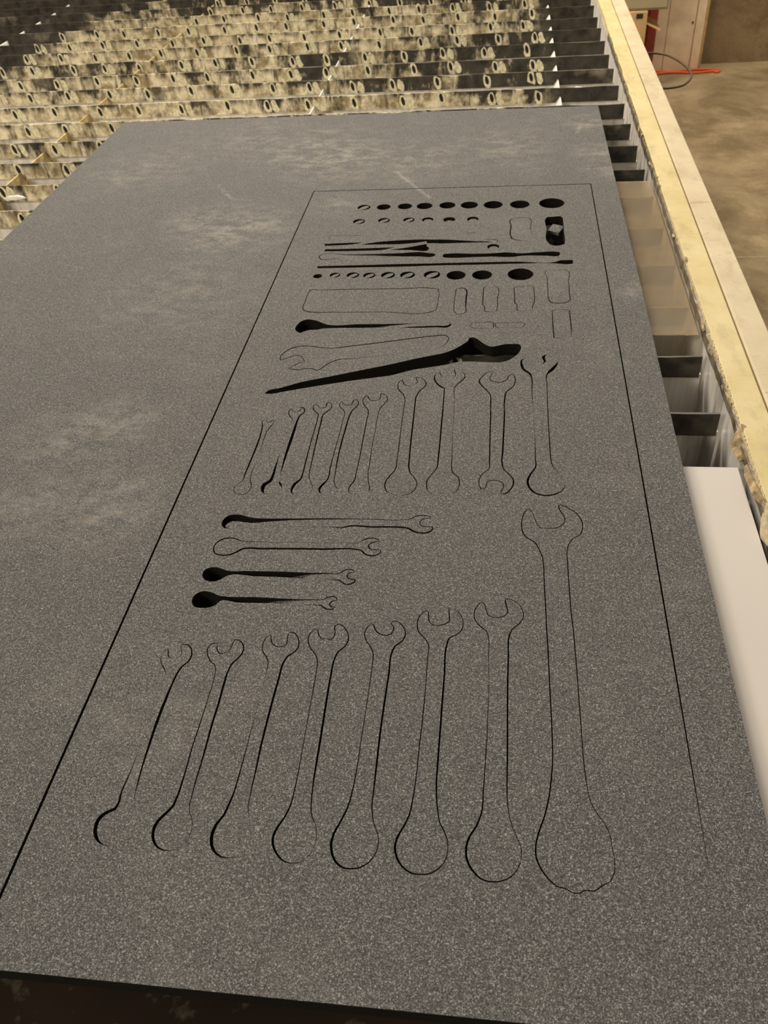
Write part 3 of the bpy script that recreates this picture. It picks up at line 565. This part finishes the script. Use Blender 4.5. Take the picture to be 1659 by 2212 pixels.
    'u7': ('-55.9,770.1,0.75c -55.3,743.7,0.86 -55,708.1,0.96 -54.6,674.6,0.93 -54.7,648.4,0.91 -55.1,634,0.71 -59.7,623.2,0.63 -62.9,614.5,0.69 -62.8,605.9,0.66 -60.1,598.4,0.38 -53.3,593.7,0 -44.6,593.2,0 -38.4,596.7,0.15 -34.3,601.8,0.48 -32.4,612,0.65 -34.2,620.5,0.6 -39.5,627.4,0.73 -40.9,634.4,0.56 -41.5,650.6,0.45 -42.6,680.7,0.23 -43.3,716.5,0.24 -44.3,750.4,0.25 -44,774.8,0.66 -39.4,782.8,0.96 -35,792.1,0.79 -37,801.4,0.43 -40.4,804.9,0 -44.3,807.3,0 -47.3,807.3,0.66c -45.6,794.3,0.66 -49.7,787.3,0 -58.1,789.5,0 -60.9,794.2,0.55 -62.7,801.9,0.69c -65.8,800,0.16 -68,790.6,1.02 -64.4,779.1,1.3 -59,772.3,1.55', None),
    'u8': ('-7.5,759.6,0.75 -6.2,740.2,0.84 -5.8,705.1,0.82 -5.7,672,0.8 -5.5,648,0.78 -6.1,633.6,0.59 -11.9,625.6,0.64 -14.4,617.7,0.55 -14.2,609.2,0.54 -12.4,603.9,0.68c -9.7,604.3,0.55c -7.5,609.4,0.57 -7,614.5,0.5 -3.5,616.7,0.68 3,616.6,0.66 7.3,613.3,0.64 8.2,608.3,0.54 6.1,601.5,0.55 5.8,598.2,0.53c 9,598,1.04 13.8,603.4,0.86 17,611.9,0.88 17,618.7,0.8 13.2,626.3,0.78 8.8,632.3,0.73 6.5,642.9,0.89 6.9,661.1,1.01 7.5,689.6,1.04 8.1,721.6,0.95 8.2,751.1,0.97 9.6,763.1,0.97 16.9,774.3,0.86 19.2,785.6,0.75 18.2,793.7,0.68 15.7,797.8,0.66c 13.2,796,0.63 10.1,787.8,0.8 5.1,782.5,0.86 -1.7,782.5,0.87 -7.7,787,0.72 -7,794.6,0.53 -4.8,802.8,0.42c -9.6,802.3,0.6 -15.8,793.4,0.8 -19.3,784.1,1.01 -16.6,776.2,1.02 -10.7,766.2,0.9', None),
    'u9': ('36.3,792.7,0.88 36.5,766.8,0.61 37.2,734.5,0.12 37.8,702,0.12 38.2,675,0.34 37.8,652.8,0.66 37.5,636.7,0.88 33.2,627.8,1.16 30.2,617.4,1.39 31.8,607.4,1.42 37,600.1,1.32 44.3,597.1,1.31 52.6,598.2,1.09 59.1,602.5,0.8 63,608.4,0.46 64.3,613.5,0 62,623.5,0 56,634.6,0.39 53.5,640.7,0.57 52.3,653.2,0.67 52,677.2,0.68 51.8,710.2,0.58 52,747.4,0.6 52.4,778.1,0.49 53.2,798.6,0.89 57.2,805.6,2.76 62.5,815.1,2.02 65.4,824.7,0 61.9,834.4,0 54.4,838.8,0c 50.4,834.4,2.37 51.7,824.1,1.57c 47.5,818.6,0 38.6,818.5,0 34.2,823.3,0 31.1,830.6,0c 27.2,828.2,0.88 26.1,817.3,1.8 28.9,806.6,2.16 35.1,798.5,1.73', None),
    'adj': ('-94.6,875.1,1.14 -83,877.8,1.14 -71.5,880,1.15 -60.9,880,1.09 -57.6,876.1,0.58 -58.9,864.8,0.52 -62.4,856.6,0.36 -69.6,852.6,0 -81,850.4,0 -92.3,847.8,0 -110.9,841.2,0 -133.3,834.7,0.22 -156,831.1,0.44 -167.2,828.5,0.65 -178.6,827.4,1.09 -187.1,822,0.98 -193.8,813.5,0.88 -198.3,806.1,0.92 -201.9,804,0.99 -206,807.5,0.99c -217,807.5,0.85 -223.5,805.3,1.06 -229.5,806.5,0.98 -235,808,0.48c -229.8,813.7,0.78 -223.9,819.7,0.83 -218,822.3,0.4c -222.4,830.5,0.51 -225.5,834.4,0.67 -230.6,836.3,0.89 -236,833.7,0.86 -241.1,829.3,0.85 -246.9,826,1.08c -248.5,829.3,0.6 -247.9,836.9,0.77 -243.4,846.9,0.96 -236.3,853.6,1.13 -226.1,856.6,0.92 -215.2,855.9,0.87 -201.4,852.5,0.86 -189.5,851.9,0.9 -176.9,854.8,1.13 -159.7,858.8,1.14 -125.3,867.2,1.14', None),
    'spoon': ('-101.8,908.1,0.48 -129.6,907.3,0.48 -166.2,907,0.24 -208.1,907.3,0.24 -215.2,912.2,0.2 -223.5,917.2,0.22 -232.6,919,0.25 -239.4,914.8,0.21 -242.8,906.3,0.16 -243.4,895.4,0.12 -239.6,889.5,0.16 -234.8,887.1,0.24 -232.3,889.9,0.23 -225.6,893.7,0.24 -215.9,894.6,0.24 -208.9,897.2,0.24 -199.2,898.1,0.24 -165,898.6,0.24 -128.8,899.6,0.48 -116.7,899.3,1.19 -89.5,900.1,2.37 -72.9,901.2,2.37 -60.9,901.2,3.07 -57.5,904,2.02c -56.8,908,0.68c -61.4,908.5,0 -79.3,908.2,0 -97.4,908,0.24', [(-239.8, 34), (-190.2, 26), (-171.8, 11), (-153.5, 5), (-129.1, 1.8), (-101.4, 0)]),
    'longrect': ('-242.5,995.4,1.05 -243.8,988.9,0.55 -244,966.1,0.52 -243.2,946.4,0.6 -240.6,941.1,0.84 -234.7,938.6,1.18 -202.1,937.1,0.95 -142.9,937,0.71 -82.2,936.8,0.94 -77.8,939.8,0.61 -75.7,951.7,0.49 -75.3,968.7,0.48 -76.1,988.7,0.48 -77.9,995.1,0.69 -82.9,997.2,1.02 -125.4,997.2,1.03 -174.4,996.8,1.04 -211.4,996.1,1.04 -230,995.2,0.78', None),
    'r1': ('-53.1,996.2,0.67 -54.5,985.5,0.52 -55,967.1,0.5 -54.9,949.2,0.49 -53.4,935.4,0.51 -50.5,931.2,0.66 -44.5,930.9,0.72 -41,934.1,0.54 -40.6,949.1,0.86 -41,969.5,1.12 -42.2,993.3,1.02 -44.2,996.9,0.94 -49.3,997.5,1.08', None),
    'r2': ('-19.7,999.6,0.6c -20.1,977.1,0.75 -20,953.9,0.74c -17.8,950,0.63c -17.1,936.8,0.6c -10.8,935.8,0.49 -4.2,936.2,0.4 -2.5,943.6,0.61 -2.3,969,0.62 -2.7,998,0.5 -4.6,1001.3,0.51 -12.2,1001.4,0', None),
    'r3': ('18,997.6,0.59c 18.5,973.9,0.61 18.9,957.2,0.75c 21.6,952.1,0.62c 21.6,938.4,0.65c 30.5,937.1,0.25 39.7,939.4,0.17c 40.3,950.6,0.62c 42.4,958.1,0.61c 42.8,978.7,0.61 42.4,999.3,0.54c 38,1001.3,0.27 28,1000.1,0.53', None),
    'r4': ('60.6,1045.1,0.34 59.7,1021.3,0.5 59.7,988.9,0.49 60.3,965.5,0.62 62.7,958.4,1.03 69.8,956.5,1.01 78.2,957.2,0.95 83.8,961.4,0.65 85.3,980.6,0.61 86,1015.2,0.5 86.3,1041.6,0.52 83.9,1045.3,0.55 73.2,1046.2,0.28', None),
    'r5': ('63.2,936.7,0.47c 62.9,909.1,0.7 63,874.7,0.76c 72.3,873.6,0 82.9,874.7,0c 83.5,895,0.69 83.5,918.4,0.7 83.5,937.7,0.62c 81,939.7,0.49 72.8,940.3,0.49 65.6,939.9,0.46', None),
    't1': ('-30.4,909.7,0.4 -31.8,899.1,0.47 -30,897.5,0.46 -19.4,897.4,0.47 -7.1,897.3,0.23 -6,899,0.6c -6.2,908.4,0.62c -8.6,910.5,0.71 -19.8,910.1,0.48', None),
    't2': ('-4.2,908.4,0.5c -3.3,899,0.62c 1.6,898.9,0.23 15.6,898.9,0.23 27.2,898.6,0.46 29.8,901.8,0.5 29.6,908.2,0.58 26.1,910.1,0.47 13.2,909.4,0.47 3.8,909.5,0.47', None),
    'q1': ('15.9,1208.3,0.78 13.8,1180.7,0.99 13.4,1150.6,0.97 15.9,1140.8,1.27 22.8,1136.6,0.91 33.7,1133.7,0.32 39.8,1136.7,0 40.8,1172.8,0.42 40.4,1207.2,0.57 38.8,1210.8,0.34 27.3,1211.3,0.7', None),
    's3': ('-244.5,1100.2,0.61 -214.3,1098.7,0.59 -174.7,1098.9,0.3 -135.5,1100.7,0.3 -107,1102.7,0.29 -96.4,1099.4,0.28 -89.1,1097.2,0.23 -87.5,1092.5,0.14 -90.5,1089.1,0.29 -108.6,1089.6,0.29 -147.5,1090.8,0.29 -186.6,1089.6,0.29 -215.3,1087.5,0.59 -232,1084.5,0.89 -242.5,1084.2,1.06 -246.7,1089.3,0.86 -247.7,1095.2,0.85', [(-227.2, 0), (-213.8, 0.5), (-174.1, 1.6), (-147.9, 3.2), (-128.3, 5.5), (-108.8, 12), (-87.5, 14)]),
    'x_ratchet': ('-250.3,758.3,0 -250.2,760.2,0 -247.6,763.8,0 -236.7,768.2,0 -216.3,779.4,0 -184.5,791.8,0 -152.4,804.4,0 -119.9,817.1,0 -90.8,829.9,0 -74.2,836.3,0 -59.8,842.2,0 -48.9,850.5,0 -40.2,860.4,0 -34.8,868.2,0 -33.3,874.9,0c -29.3,876.1,0 -24.5,872.7,0 -18.6,864.8,0 -12.7,858.2,0 -7.5,855.3,0 -1.3,857.1,0 6.6,860.4,0 16.8,861.5,0 24.1,860.4,0 25.8,854.9,0 24.6,846.2,0 19.6,835.6,0 13.5,828.2,0 5.8,822.9,0 -5.2,821.8,0 -23,823.2,0 -43,822.7,0 -56.1,817.4,0 -72.5,812.1,0 -88.9,807.5,0 -117.4,794.4,0 -149.9,786.1,0 -182.1,776.8,0 -208.6,768.6,0 -229.7,761.5,0 -244.9,756.8,0 -249.5,757.1,0', None),
    'x_q2': ('63.3,1207.9,0 64.7,1211.3,0 74.3,1212.6,0 84.3,1213.2,0 86.6,1209.2,0 87,1201.5,0 86.7,1164.2,0 86.5,1128.6,0 85.7,1121.7,0 81.8,1118.7,0 71.1,1117.2,0 65.9,1122.4,0 63.1,1129.4,0 63,1171.9,0', None),
    'x_s1a': ('-247,1133.7,0c -226.6,1135.4,0 -206.3,1136.3,0 -190.8,1136.3,0c -205.6,1131,0 -225.5,1128.3,0 -246,1127.5,0c', None),
    'x_s1b': ('-195.9,1129.1,0c -179.2,1135.3,0 -166.1,1138.5,0 -146.2,1141.2,0 -106.3,1143.5,0 -86.2,1142.1,0 -91.1,1143.1,0 -62.9,1139.8,0 -34.9,1135.2,0 -12.8,1132.2,0 -10.7,1131.1,0c -34.8,1130.7,0 -62.4,1130.1,0 -90.2,1129.4,0 -85.5,1130.1,0 -101.6,1130.4,0c -102.9,1137.2,0c -118.7,1132.2,0 -138.3,1129.3,0 -165,1129,0', None),
    'x_s2a': ('-243.8,1116.1,0c -203.6,1116.9,0 -163.8,1118.6,0 -145.3,1119.5,0c -159.1,1112.4,0 -189.3,1109.8,0 -242.8,1109.7,0c', None),
    'x_s2b': ('-152.4,1111.6,0c -130.6,1117.5,0 -101.8,1128.6,0c -101.1,1120.4,0c -98.9,1118.8,0 -98.7,1108.9,0 -123.3,1109.7,0', None),
    'x_s4': ('-77.4,1091,0 -75.7,1095.9,0 -70.3,1097.2,0 -33.6,1095.8,0 -6.8,1096.8,0 6.6,1098.5,0 14.6,1097.3,0 24,1095.2,0 46.6,1097.3,0 73.1,1098.6,0 77.6,1097.2,0 78.5,1091.7,0 76.5,1086.3,0 59.5,1086.8,0 26.6,1087.2,0 17.3,1084.5,0 6.7,1084.2,0 -6.6,1085.8,0 -33.3,1085.4,0 -70.9,1084.7,0 -75.7,1085.7,0', None),
    'x_s5': ('-245.3,1063.9,0c -183.5,1065.9,0 -119.5,1067.9,0 -81.5,1068.3,0 -86,1068.3,0 -32.8,1069.8,0 19.9,1070.4,0 74.6,1070.3,0 77.3,1072.3,0 85.1,1073,0 94.4,1073.3,0c 93.8,1062.2,0c 84.6,1061,0 76.9,1062.7,0 71.8,1063.7,0 19.9,1064.2,0 -32.6,1062.7,0 -85.6,1061.7,0 -118.8,1060,0 -182.5,1058.6,0 -244.2,1057.6,0c', None),
    'o_border': ('-296.1,301.1,1.87 -296.3,204.5,2.06 -296.3,159.5,0 -296.3,157.2,0', None),
    'o_tail': ('-21.3,1140.5,0.65 -13,1139.9,1.29 -7.4,1138.7,1.76 -3.8,1135.4,1.32 -4.8,1131.5,0.93 -7.3,1131,0', None),
    'o_faint1': ('-243,1149.2,0.55 -243.6,1154.9,0.43 -243.4,1159.7,0.64 -233.1,1160.2,0.97 -216.6,1160.6,0.64 -204.2,1160.7,0.96 -193.2,1160.6,0', None),
    'o_faint2': ('-135.4,1154.3,0.32 -130,1154.7,1.26 -123.9,1154.2,0.31', None),
    'o_faint3': ('-112.5,1155,0.28 -107,1152.2,0.91 -100.3,1152.6,0.63 -89.5,1151.3,0.31', None),
    'o_sq': ('-48.4,1166.4,0.45 -45.7,1162.9,1.08 -42.9,1162.1,1.34 -39.4,1163.7,1 -37.3,1163.2,1.05 -35.3,1160.2,0.41', None),
}
DISCS = {
    'a1': (-207.1, 1260.4, 9.8, 3),
    'a2': (-176.9, 1260.3, 10.5, None),
    'a3': (-144.8, 1261.1, 10.8, None),
    'a4': (-115.1, 1261.0, 11.9, None),
    'a5': (-80.8, 1261.9, 12.1, None),
    'a6': (-47.9, 1260.9, 12.9, None),
    'a7': (-12.6, 1260.2, 14.0, None),
    'a8': (26.5, 1259.6, 14.4, None),
    'a9': (73.1, 1261.6, 18.4, None),
    'b1': (-207.7, 1208.5, 8.8, 3),
    'b2': (-170.9, 1210.9, 8.8, 3),
    'b3': (-134.2, 1210.9, 8.4, 3),
    'b4': (-106.6, 1210.3, 8.4, 3.5),
    'b5': (-75.1, 1209.3, 8.8, 6),
    'b6': (-41.0, 1209.5, 8.4, 4),
    'f1': (-10.1, 1116.8, 8.2, 4),
    'c1': (-239.8, 1034.6, 6.1, None),
    'c2': (-216.8, 1037.0, 7.1, 3),
    'c3': (-192.7, 1036.4, 8.3, 3),
    'c4': (-170.6, 1035.1, 8.2, 3),
    'c5': (-145.8, 1035.4, 9.2, 3),
    'c6': (-120.1, 1035.3, 9.8, 3),
    'c7': (-88.0, 1035.4, 10.8, 3),
    'c8': (-56.6, 1033.1, 12.4, None),
    'c9': (-22.9, 1033.2, 12.9, None),
    'c10': (26.1, 1034.0, 16.4, None),
}
holes = []; plugs = {}
for k, (s, zf) in CUTS.items():
    P = parse(s)
    if k == 'o_border': continue
    if k.startswith('o_'):
        holes.append(ribbon(catmull(P, False, 2.5)))
    elif k.startswith('x_'):
        holes.append([p[:2] for p in catmull(P, True, 2.5)])
    else:
        A, B = offsets(catmull(P, True, 2.2)); holes.append(A); plugs[k] = (B, zf)
for k, (x, y, r, st) in DISCS.items():
    holes.append([(x + r * math.cos(a * math.pi / 16), y + r * math.sin(a * math.pi / 16)) for a in range(32)])
holes.append(ribbon([(-296.3, 175, 2.0), (-296.4, 300, 2.0), (-296.5, 500, 1.8), (-296.6, 1000, 1.7), (-296.7, 1328, 1.5)]) )
holes.append(ribbon([(-297.4, 1328.6, 2.0), (-80, 1330.6, 2.0), (134.6, 1332.6, 2.0)]))
holes.append(ribbon([(134.2, 1332, 1.4), (134.2, 1000, 1.5), (134.0, 600, 1.35), (133.4, 420, 1.2), (133.0, 320, 0.75), (132.7, 252, 0.15)]))
OUT = [(-748.5, 163.4), (-300, 163.6), (100, 163.2), (172.6, 163.2), (172.4, 700), (173.0, 985), (172.0, 1400), (172.4, 1710.5), (-300, 1709), (-748, 1707.5), (-749, 1000)]
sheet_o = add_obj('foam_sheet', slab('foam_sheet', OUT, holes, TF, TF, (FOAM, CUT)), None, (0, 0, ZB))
tag(sheet_o, 'large grey speckled foam sheet with cut tool outlines, lying flat on the slats', 'foam sheet')

LABELS = {
 'w1': ('wrench_cutout', 'leftmost foam wrench of the near row, thick black gap beside its handle'),
 'w2': ('wrench_cutout', 'second foam wrench in the near row, ring end closed by a fine cut'),
 'w3': ('wrench_cutout', 'third foam wrench in the near row, ring outline fading at its right side'),
 'w4': ('wrench_cutout', 'fourth foam wrench from the left in the near row, with a notched jaw'),
 'w5': ('wrench_cutout', 'fifth foam wrench in the near row, rounded hook on its right jaw'),
 'w6': ('wrench_cutout', 'sixth foam wrench in the near row, square straight-sided jaw'),
 'w7': ('wrench_cutout', 'seventh foam wrench in the near row, just left of the giant wrench outline'),
 'w8': ('wrench_cutout', 'giant foam wrench outline at the right with a ragged ring end, longest of all'),
 'h1': ('wrench_cutout', 'longest of the four sideways foam wrenches, farthest back, black hook at its left end'),
 'h2': ('wrench_cutout', 'sideways foam wrench with a fully outlined oval ring end, second from the back'),
 'h3': ('wrench_cutout', 'sideways foam wrench with its ring end sunk, third of the four from the back'),
 'h4': ('wrench_cutout', 'shortest sideways foam wrench, nearest of the four, ring end sunk out of sight'),
 'u1': ('wrench_cutout', 'smallest foam wrench of the middle row, leftmost, with a round ring end'),
 'u2': ('wrench_cutout', 'second foam wrench of the middle row, hooked jaw and broken thick black gaps'),
 'u3': ('wrench_cutout', 'third foam wrench from the left in the middle row of nine'),
 'u4': ('wrench_cutout', 'fourth foam wrench from the left in the middle row of nine'),
 'u5': ('wrench_cutout', 'fifth foam wrench in the middle row, wide jaw below the tapered slot'),
 'u6': ('wrench_cutout', 'sixth foam wrench in the middle row, evenly outlined with a broad ring end'),
 'u7': ('wrench_cutout', 'seventh foam wrench in the middle row, sharp corner below its left jaw'),
 'u8': ('wrench_cutout', 'double open-ended foam wrench in the middle row, jaws at both ends'),
 'u9': ('wrench_cutout', 'rightmost foam wrench of the middle row, thick black gaps round its jaw'),
 'adj': ('wrench_cutout', 'adjustable wrench shape cut in foam, lying sideways above the big tapered slot'),
 'spoon': ('ratchet_cutout', 'ratchet shape with its round head sunk black at the left, handle running right'),
 'longrect': ('box_cutout', 'long rounded rectangle cut in foam below the row of mixed round holes'),
 'r1': ('socket_cutout', 'narrow upright rounded rectangle cut, right of the long rectangle'),
 'r2': ('socket_cutout', 'stepped socket outline, narrower of the two with a stepped lower end'),
 'r3': ('socket_cutout', 'wider stepped socket outline with steps on both lower corners'),
 'r4': ('socket_cutout', 'tall rounded rectangle cut near the right border, with a clear bottom edge'),
 'r5': ('socket_cutout', 'rectangle cut near the right border with an open lower end, below a taller one'),
 't1': ('bit_cutout', 'left one of two thin bar cuts lying end to end'),
 't2': ('bit_cutout', 'right one of two thin bar cuts lying end to end, the longer'),
 'q1': ('socket_cutout', 'rounded square cut beside the black rectangular hole with a loose chunk'),
 's3': ('rod_cutout', 'rod shape, round outlined left end, its right end sunk into a black slot'),
}
def lin(zf):
    def f(x, y):
        if x <= zf[0][0]: return zf[0][1]
        for (a, da), (b, db) in zip(zf, zf[1:]):
            if x <= b: return da + (db - da) * (x - a) / (b - a)
        return zf[-1][1]
    return f
for k, (B, zf) in plugs.items():
    nm, lb = LABELS[k]
    cx = sum(p[0] for p in B) / len(B); cy = sum(p[1] for p in B) / len(B)
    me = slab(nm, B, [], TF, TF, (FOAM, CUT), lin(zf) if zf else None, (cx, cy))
    tag(add_obj(nm, me, None, (cx / 1000, cy / 1000, ZB)), lb, 'foam cutout', 'tool shapes cut loose in the foam')
ORD = {'a1': 'only filled round hole of the farthest row, at its left end',
 'b1': 'first sunk round plug from the left in the short second row', 'b2': 'second sunk round plug in the short second row',
 'b3': 'third sunk round plug in the short second row', 'b4': 'fourth sunk round plug in the short second row, pale and tilted',
 'b5': 'fifth round plug in the short second row, sunk deepest', 'b6': 'sixth round plug in the short second row, beside the faint square',
 'f1': 'single sunk round plug alone under the tail of the long curved slot',
 'c2': 'smallest sunk round plug of the third row, next to the tiny black hole', 'c3': 'second sunk round plug from the left in the third row',
 'c4': 'third sunk round plug from the left in the third row', 'c5': 'fourth sunk round plug from the left in the third row',
 'c6': 'fifth sunk round plug from the left in the third row', 'c7': 'largest sunk round plug of the third row, beside an empty black hole'}
for k, (x, y, r, st) in DISCS.items():
    if st is None: continue
    P = []
    deep = k in ('b4', 'b5', 'b6', 'f1')
    for a in range(28):
        c, s = math.cos(a * math.pi / 14), math.sin(a * math.pi / 14)
        if deep: px, py = (c * .62 + .04, s * .52 - .36) if k == 'b5' else (c * .74 + .06, s * .68 - .24)
        else:
            u = c * .707 + s * .707; v = -c * .707 + s * .707
            u *= .93; v *= .43
            px, py = u * .707 - v * .707, u * .707 + v * .707
        P.append((px * r, py * r))
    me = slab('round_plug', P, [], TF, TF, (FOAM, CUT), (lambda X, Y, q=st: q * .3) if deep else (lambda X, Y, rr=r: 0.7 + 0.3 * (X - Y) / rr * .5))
    tag(add_obj('round_plug', me, None, (x / 1000, y / 1000, ZB)), ORD[k], 'foam plug', 'round socket plugs cut loose in the foam')
# the loose wedge in the black rectangular hole and the slivers bridging the curved slots
bm = bmesh.new(); bm_box(bm, -.0088, .0088, -.0105, .0105, -.005, .0, .0008)
o = add_obj('foam_chunk', mesh_of(bm, 'foam_chunk', FOAM), None, (0.0772, 1.190, ZB + 0.0055)); o.rotation_euler = (.05, .05, -.42)
tag(o, 'small loose foam chunk tilted inside the black rectangular hole', 'foam offcut')

# ------------------------------------------------------------------ things beyond the table
WOODW = mat_plain('whitewashed_wood', (0.80, 0.63, 0.43), 0.6, 0.3, 0, 12, 0.14)
WOODE = mat_plain('bare_wood_edge', (0.50, 0.33, 0.14), 0.7, 0.3, 0, 30, 0.2)
YB = 10.38 * U
px0, px1 = 1.575 * U, 2.085 * U
panel = empty('wooden_panel', ((px0 + px1) / 2, YB, FZ), 'whitewashed upright wooden panel with battens, standing against the brown concrete wall', 'panel')
def pp(name, x0, x1, y0, y1, z0, z1, mat, bev=0.003):
    bm = bmesh.new(); bm_box(bm, x0 - panel.location.x, x1 - panel.location.x, y0, y1, z0, z1, bev)
    return add_obj(name, mesh_of(bm, name, mat), panel)
pp('plank', px0, 1.683 * U, 0, 0.02, 0, 1.9, WOODW)
pp('plank', 1.687 * U, 1.965 * U, 0, 0.02, 0, 1.9, WOODW)
pp('batten', 1.968 * U, 2.055 * U, -0.012, 0.02, 0, 1.9, WOODW)
pp('edge_strip', 2.057 * U, px1, -0.004, 0.02, 0, 1.9, WOODE)
bm = bmesh.new(); bmesh.ops.create_cone(bm, cap_ends=True, segments=10, radius1=0.006, radius2=0.005, depth=0.004, matrix=Matrix.Translation((0.055, -0.001, 0.235)) @ Matrix.Rotation(math.pi / 2, 4, 'X'))
add_obj('knot', mesh_of(bm, 'knot', PIT), panel)
RED = mat_plain('dark_red_paint', (0.30, 0.045, 0.03), 0.5, 0.4, 0, 20, 0.25)
rx0, rx1 = 1.475 * U, 1.566 * U
bm = bmesh.new(); bm_box(bm, rx0, rx1, YB - 0.03, YB + 0.03, FZ, FZ + 1.5, 0.004)
bm_box(bm, rx0 - 0.03, rx1 + 0.002, YB - 0.05, YB + 0.04, FZ, FZ + 0.012, 0.003)
o = add_obj('red_post', mesh_of(bm, 'red_post', RED)); tag(o, 'dark red painted steel post beside the whitewashed panel', 'post')
CARD = mat_plain('cardboard', (0.56, 0.36, 0.17), 0.8, 0.2, 0, 15, 0.12)
cb = empty('cardboard_box', (1.26 * U, 9.9 * U, FZ), 'tan cardboard box with a bent open flap, in front of the red post', 'box')
zt = FZ + 0.735 * U
bm = bmesh.new(); bm_box(bm, -0.20, 0.055, -0.12, 0.12, 0, 0.735 * U, 0.004)
add_obj('body', mesh_of(bm, 'body', CARD), cb)
bm = bmesh.new(); bm_box(bm, 0, 0.082, -0.11, 0.10, -0.003, 0.003, 0.001)
fl = add_obj('flap', mesh_of(bm, 'flap', CARD), cb, (0.056, 0, 0.318)); fl.rotation_euler = (0, 0.45, 0)
bm = bmesh.new(); bm_box(bm, 0.0, 0.032, -0.123, -0.119, 0.345, 0.366, 0.001)
add_obj('hand_hole', mesh_of(bm, 'hand_hole', PIT), cb)
GREY = mat_plain('khaki_grey_paint', (0.36, 0.30, 0.185), 0.55, 0.4, 0, 10, 0.06)
gc = empty('metal_cabinet', (1.28 * U, 9.9 * U, zt), 'khaki grey metal cabinet standing on the cardboard box', 'cabinet')
gx1 = 1.56 * U - 1.28 * U
bm = bmesh.new(); bm_box(bm, -0.2, gx1, -0.10, 0.12, 0.0, 0.5, 0.006)
add_obj('body', mesh_of(bm, 'body', GREY), gc)
bm = bmesh.new(); bm_box(bm, -0.19, gx1 - 0.008, -0.107, -0.100, 0.01, 0.49, 0.003)
dr = add_obj('door', mesh_of(bm, 'door', GREY), gc)
bm = bmesh.new(); bm_box(bm, gx1 - 0.05, gx1 - 0.03, -0.118, -0.107, 0.22, 0.30, 0.003)
add_obj('handle', mesh_of(bm, 'handle', DARK), dr)

HOSE = mat_plain('brown_hose', (0.10, 0.07, 0.035), 0.5, 0.4, 0, 60, 0.2)
C = [(.28, 2.52), (.340, 2.556), (.386, 2.563), (.410, 2.552), (.436, 2.500), (.452, 2.430), (.456, 2.360), (.442, 2.303), (.416, 2.262), (.385, 2.250), (.34, 2.262), (.28, 2.30)]
pts = [(x, y, ZF + U - 0.6375 - (0.0 if 2 < i < 10 else 0.0)) for i, (x, y, w) in enumerate(catmull([(a, b, 0, False) for a, b in C], False, 0.012))]
o = add_obj('hose', tube_mesh('hose', pts, 0.0028, HOSE, 8)); tag(o, 'thin dark brown hose looping out past the outer side of the rail', 'hose')
ORANGE = mat_plain('orange_cord', (0.72, 0.13, 0.035), 0.45, 0.4, 0, 50, 0.15)
pts = []
for i in range(40):
    x = 1.15 + (2.22 - 1.15) * i / 39; pts.append((x * U, (10.25 + 0.02 * math.sin(i * .35)) * U, FZ + 0.007))
for i in range(8):
    a = -math.pi / 2 + math.pi * i / 7; pts.append(((2.22 + 0.05 * math.cos(a)) * U, (10.265 + 0.04 * math.sin(a)) * U, FZ + 0.007))
for i in range(40):
    x = 2.22 - (2.22 - 1.15) * i / 39; pts.append((x * U, (10.325 + 0.02 * math.sin(i * .3)) * U, FZ + 0.007))
o = add_obj('extension_cord', tube_mesh('extension_cord', pts, 0.0065, ORANGE, 8)); tag(o, 'doubled orange cord lying along the foot of the whitewashed panel', 'cord')
# scraps caught between the slats
SCRAP = mat_plain('white_scrap', (0.80, 0.77, 0.72), 0.7, 0.3, 0, 80, 0.1)
def scrap(name, loc, sx, sy, sz, label, seed):
    rnd = random.Random(seed); bm = bmesh.new(); bmesh.ops.create_icosphere(bm, subdivisions=2, radius=1)
    for v in bm.verts: v.co = Vector((v.co.x * sx * rnd.uniform(.8, 1.2), v.co.y * sy, max(-.3, v.co.z) * sz * rnd.uniform(.75, 1.2)))
    o = add_obj(name, mesh_of(bm, name, SCRAP, smooth=True), None, loc); tag(o, label, 'scrap')
scrap('plastic_scrap', (0.300 * U, 3.79 * U, ZS - 0.022), 0.016, 0.006, 0.010, 'white rounded scrap caught between two slats near the rail', 1)
scrap('plastic_scrap', (-1.63 * U, 2.70 * U, ZS - 0.004), 0.018, 0.005, 0.006, 'crumpled white scrap beside the left edge of the foam', 2)
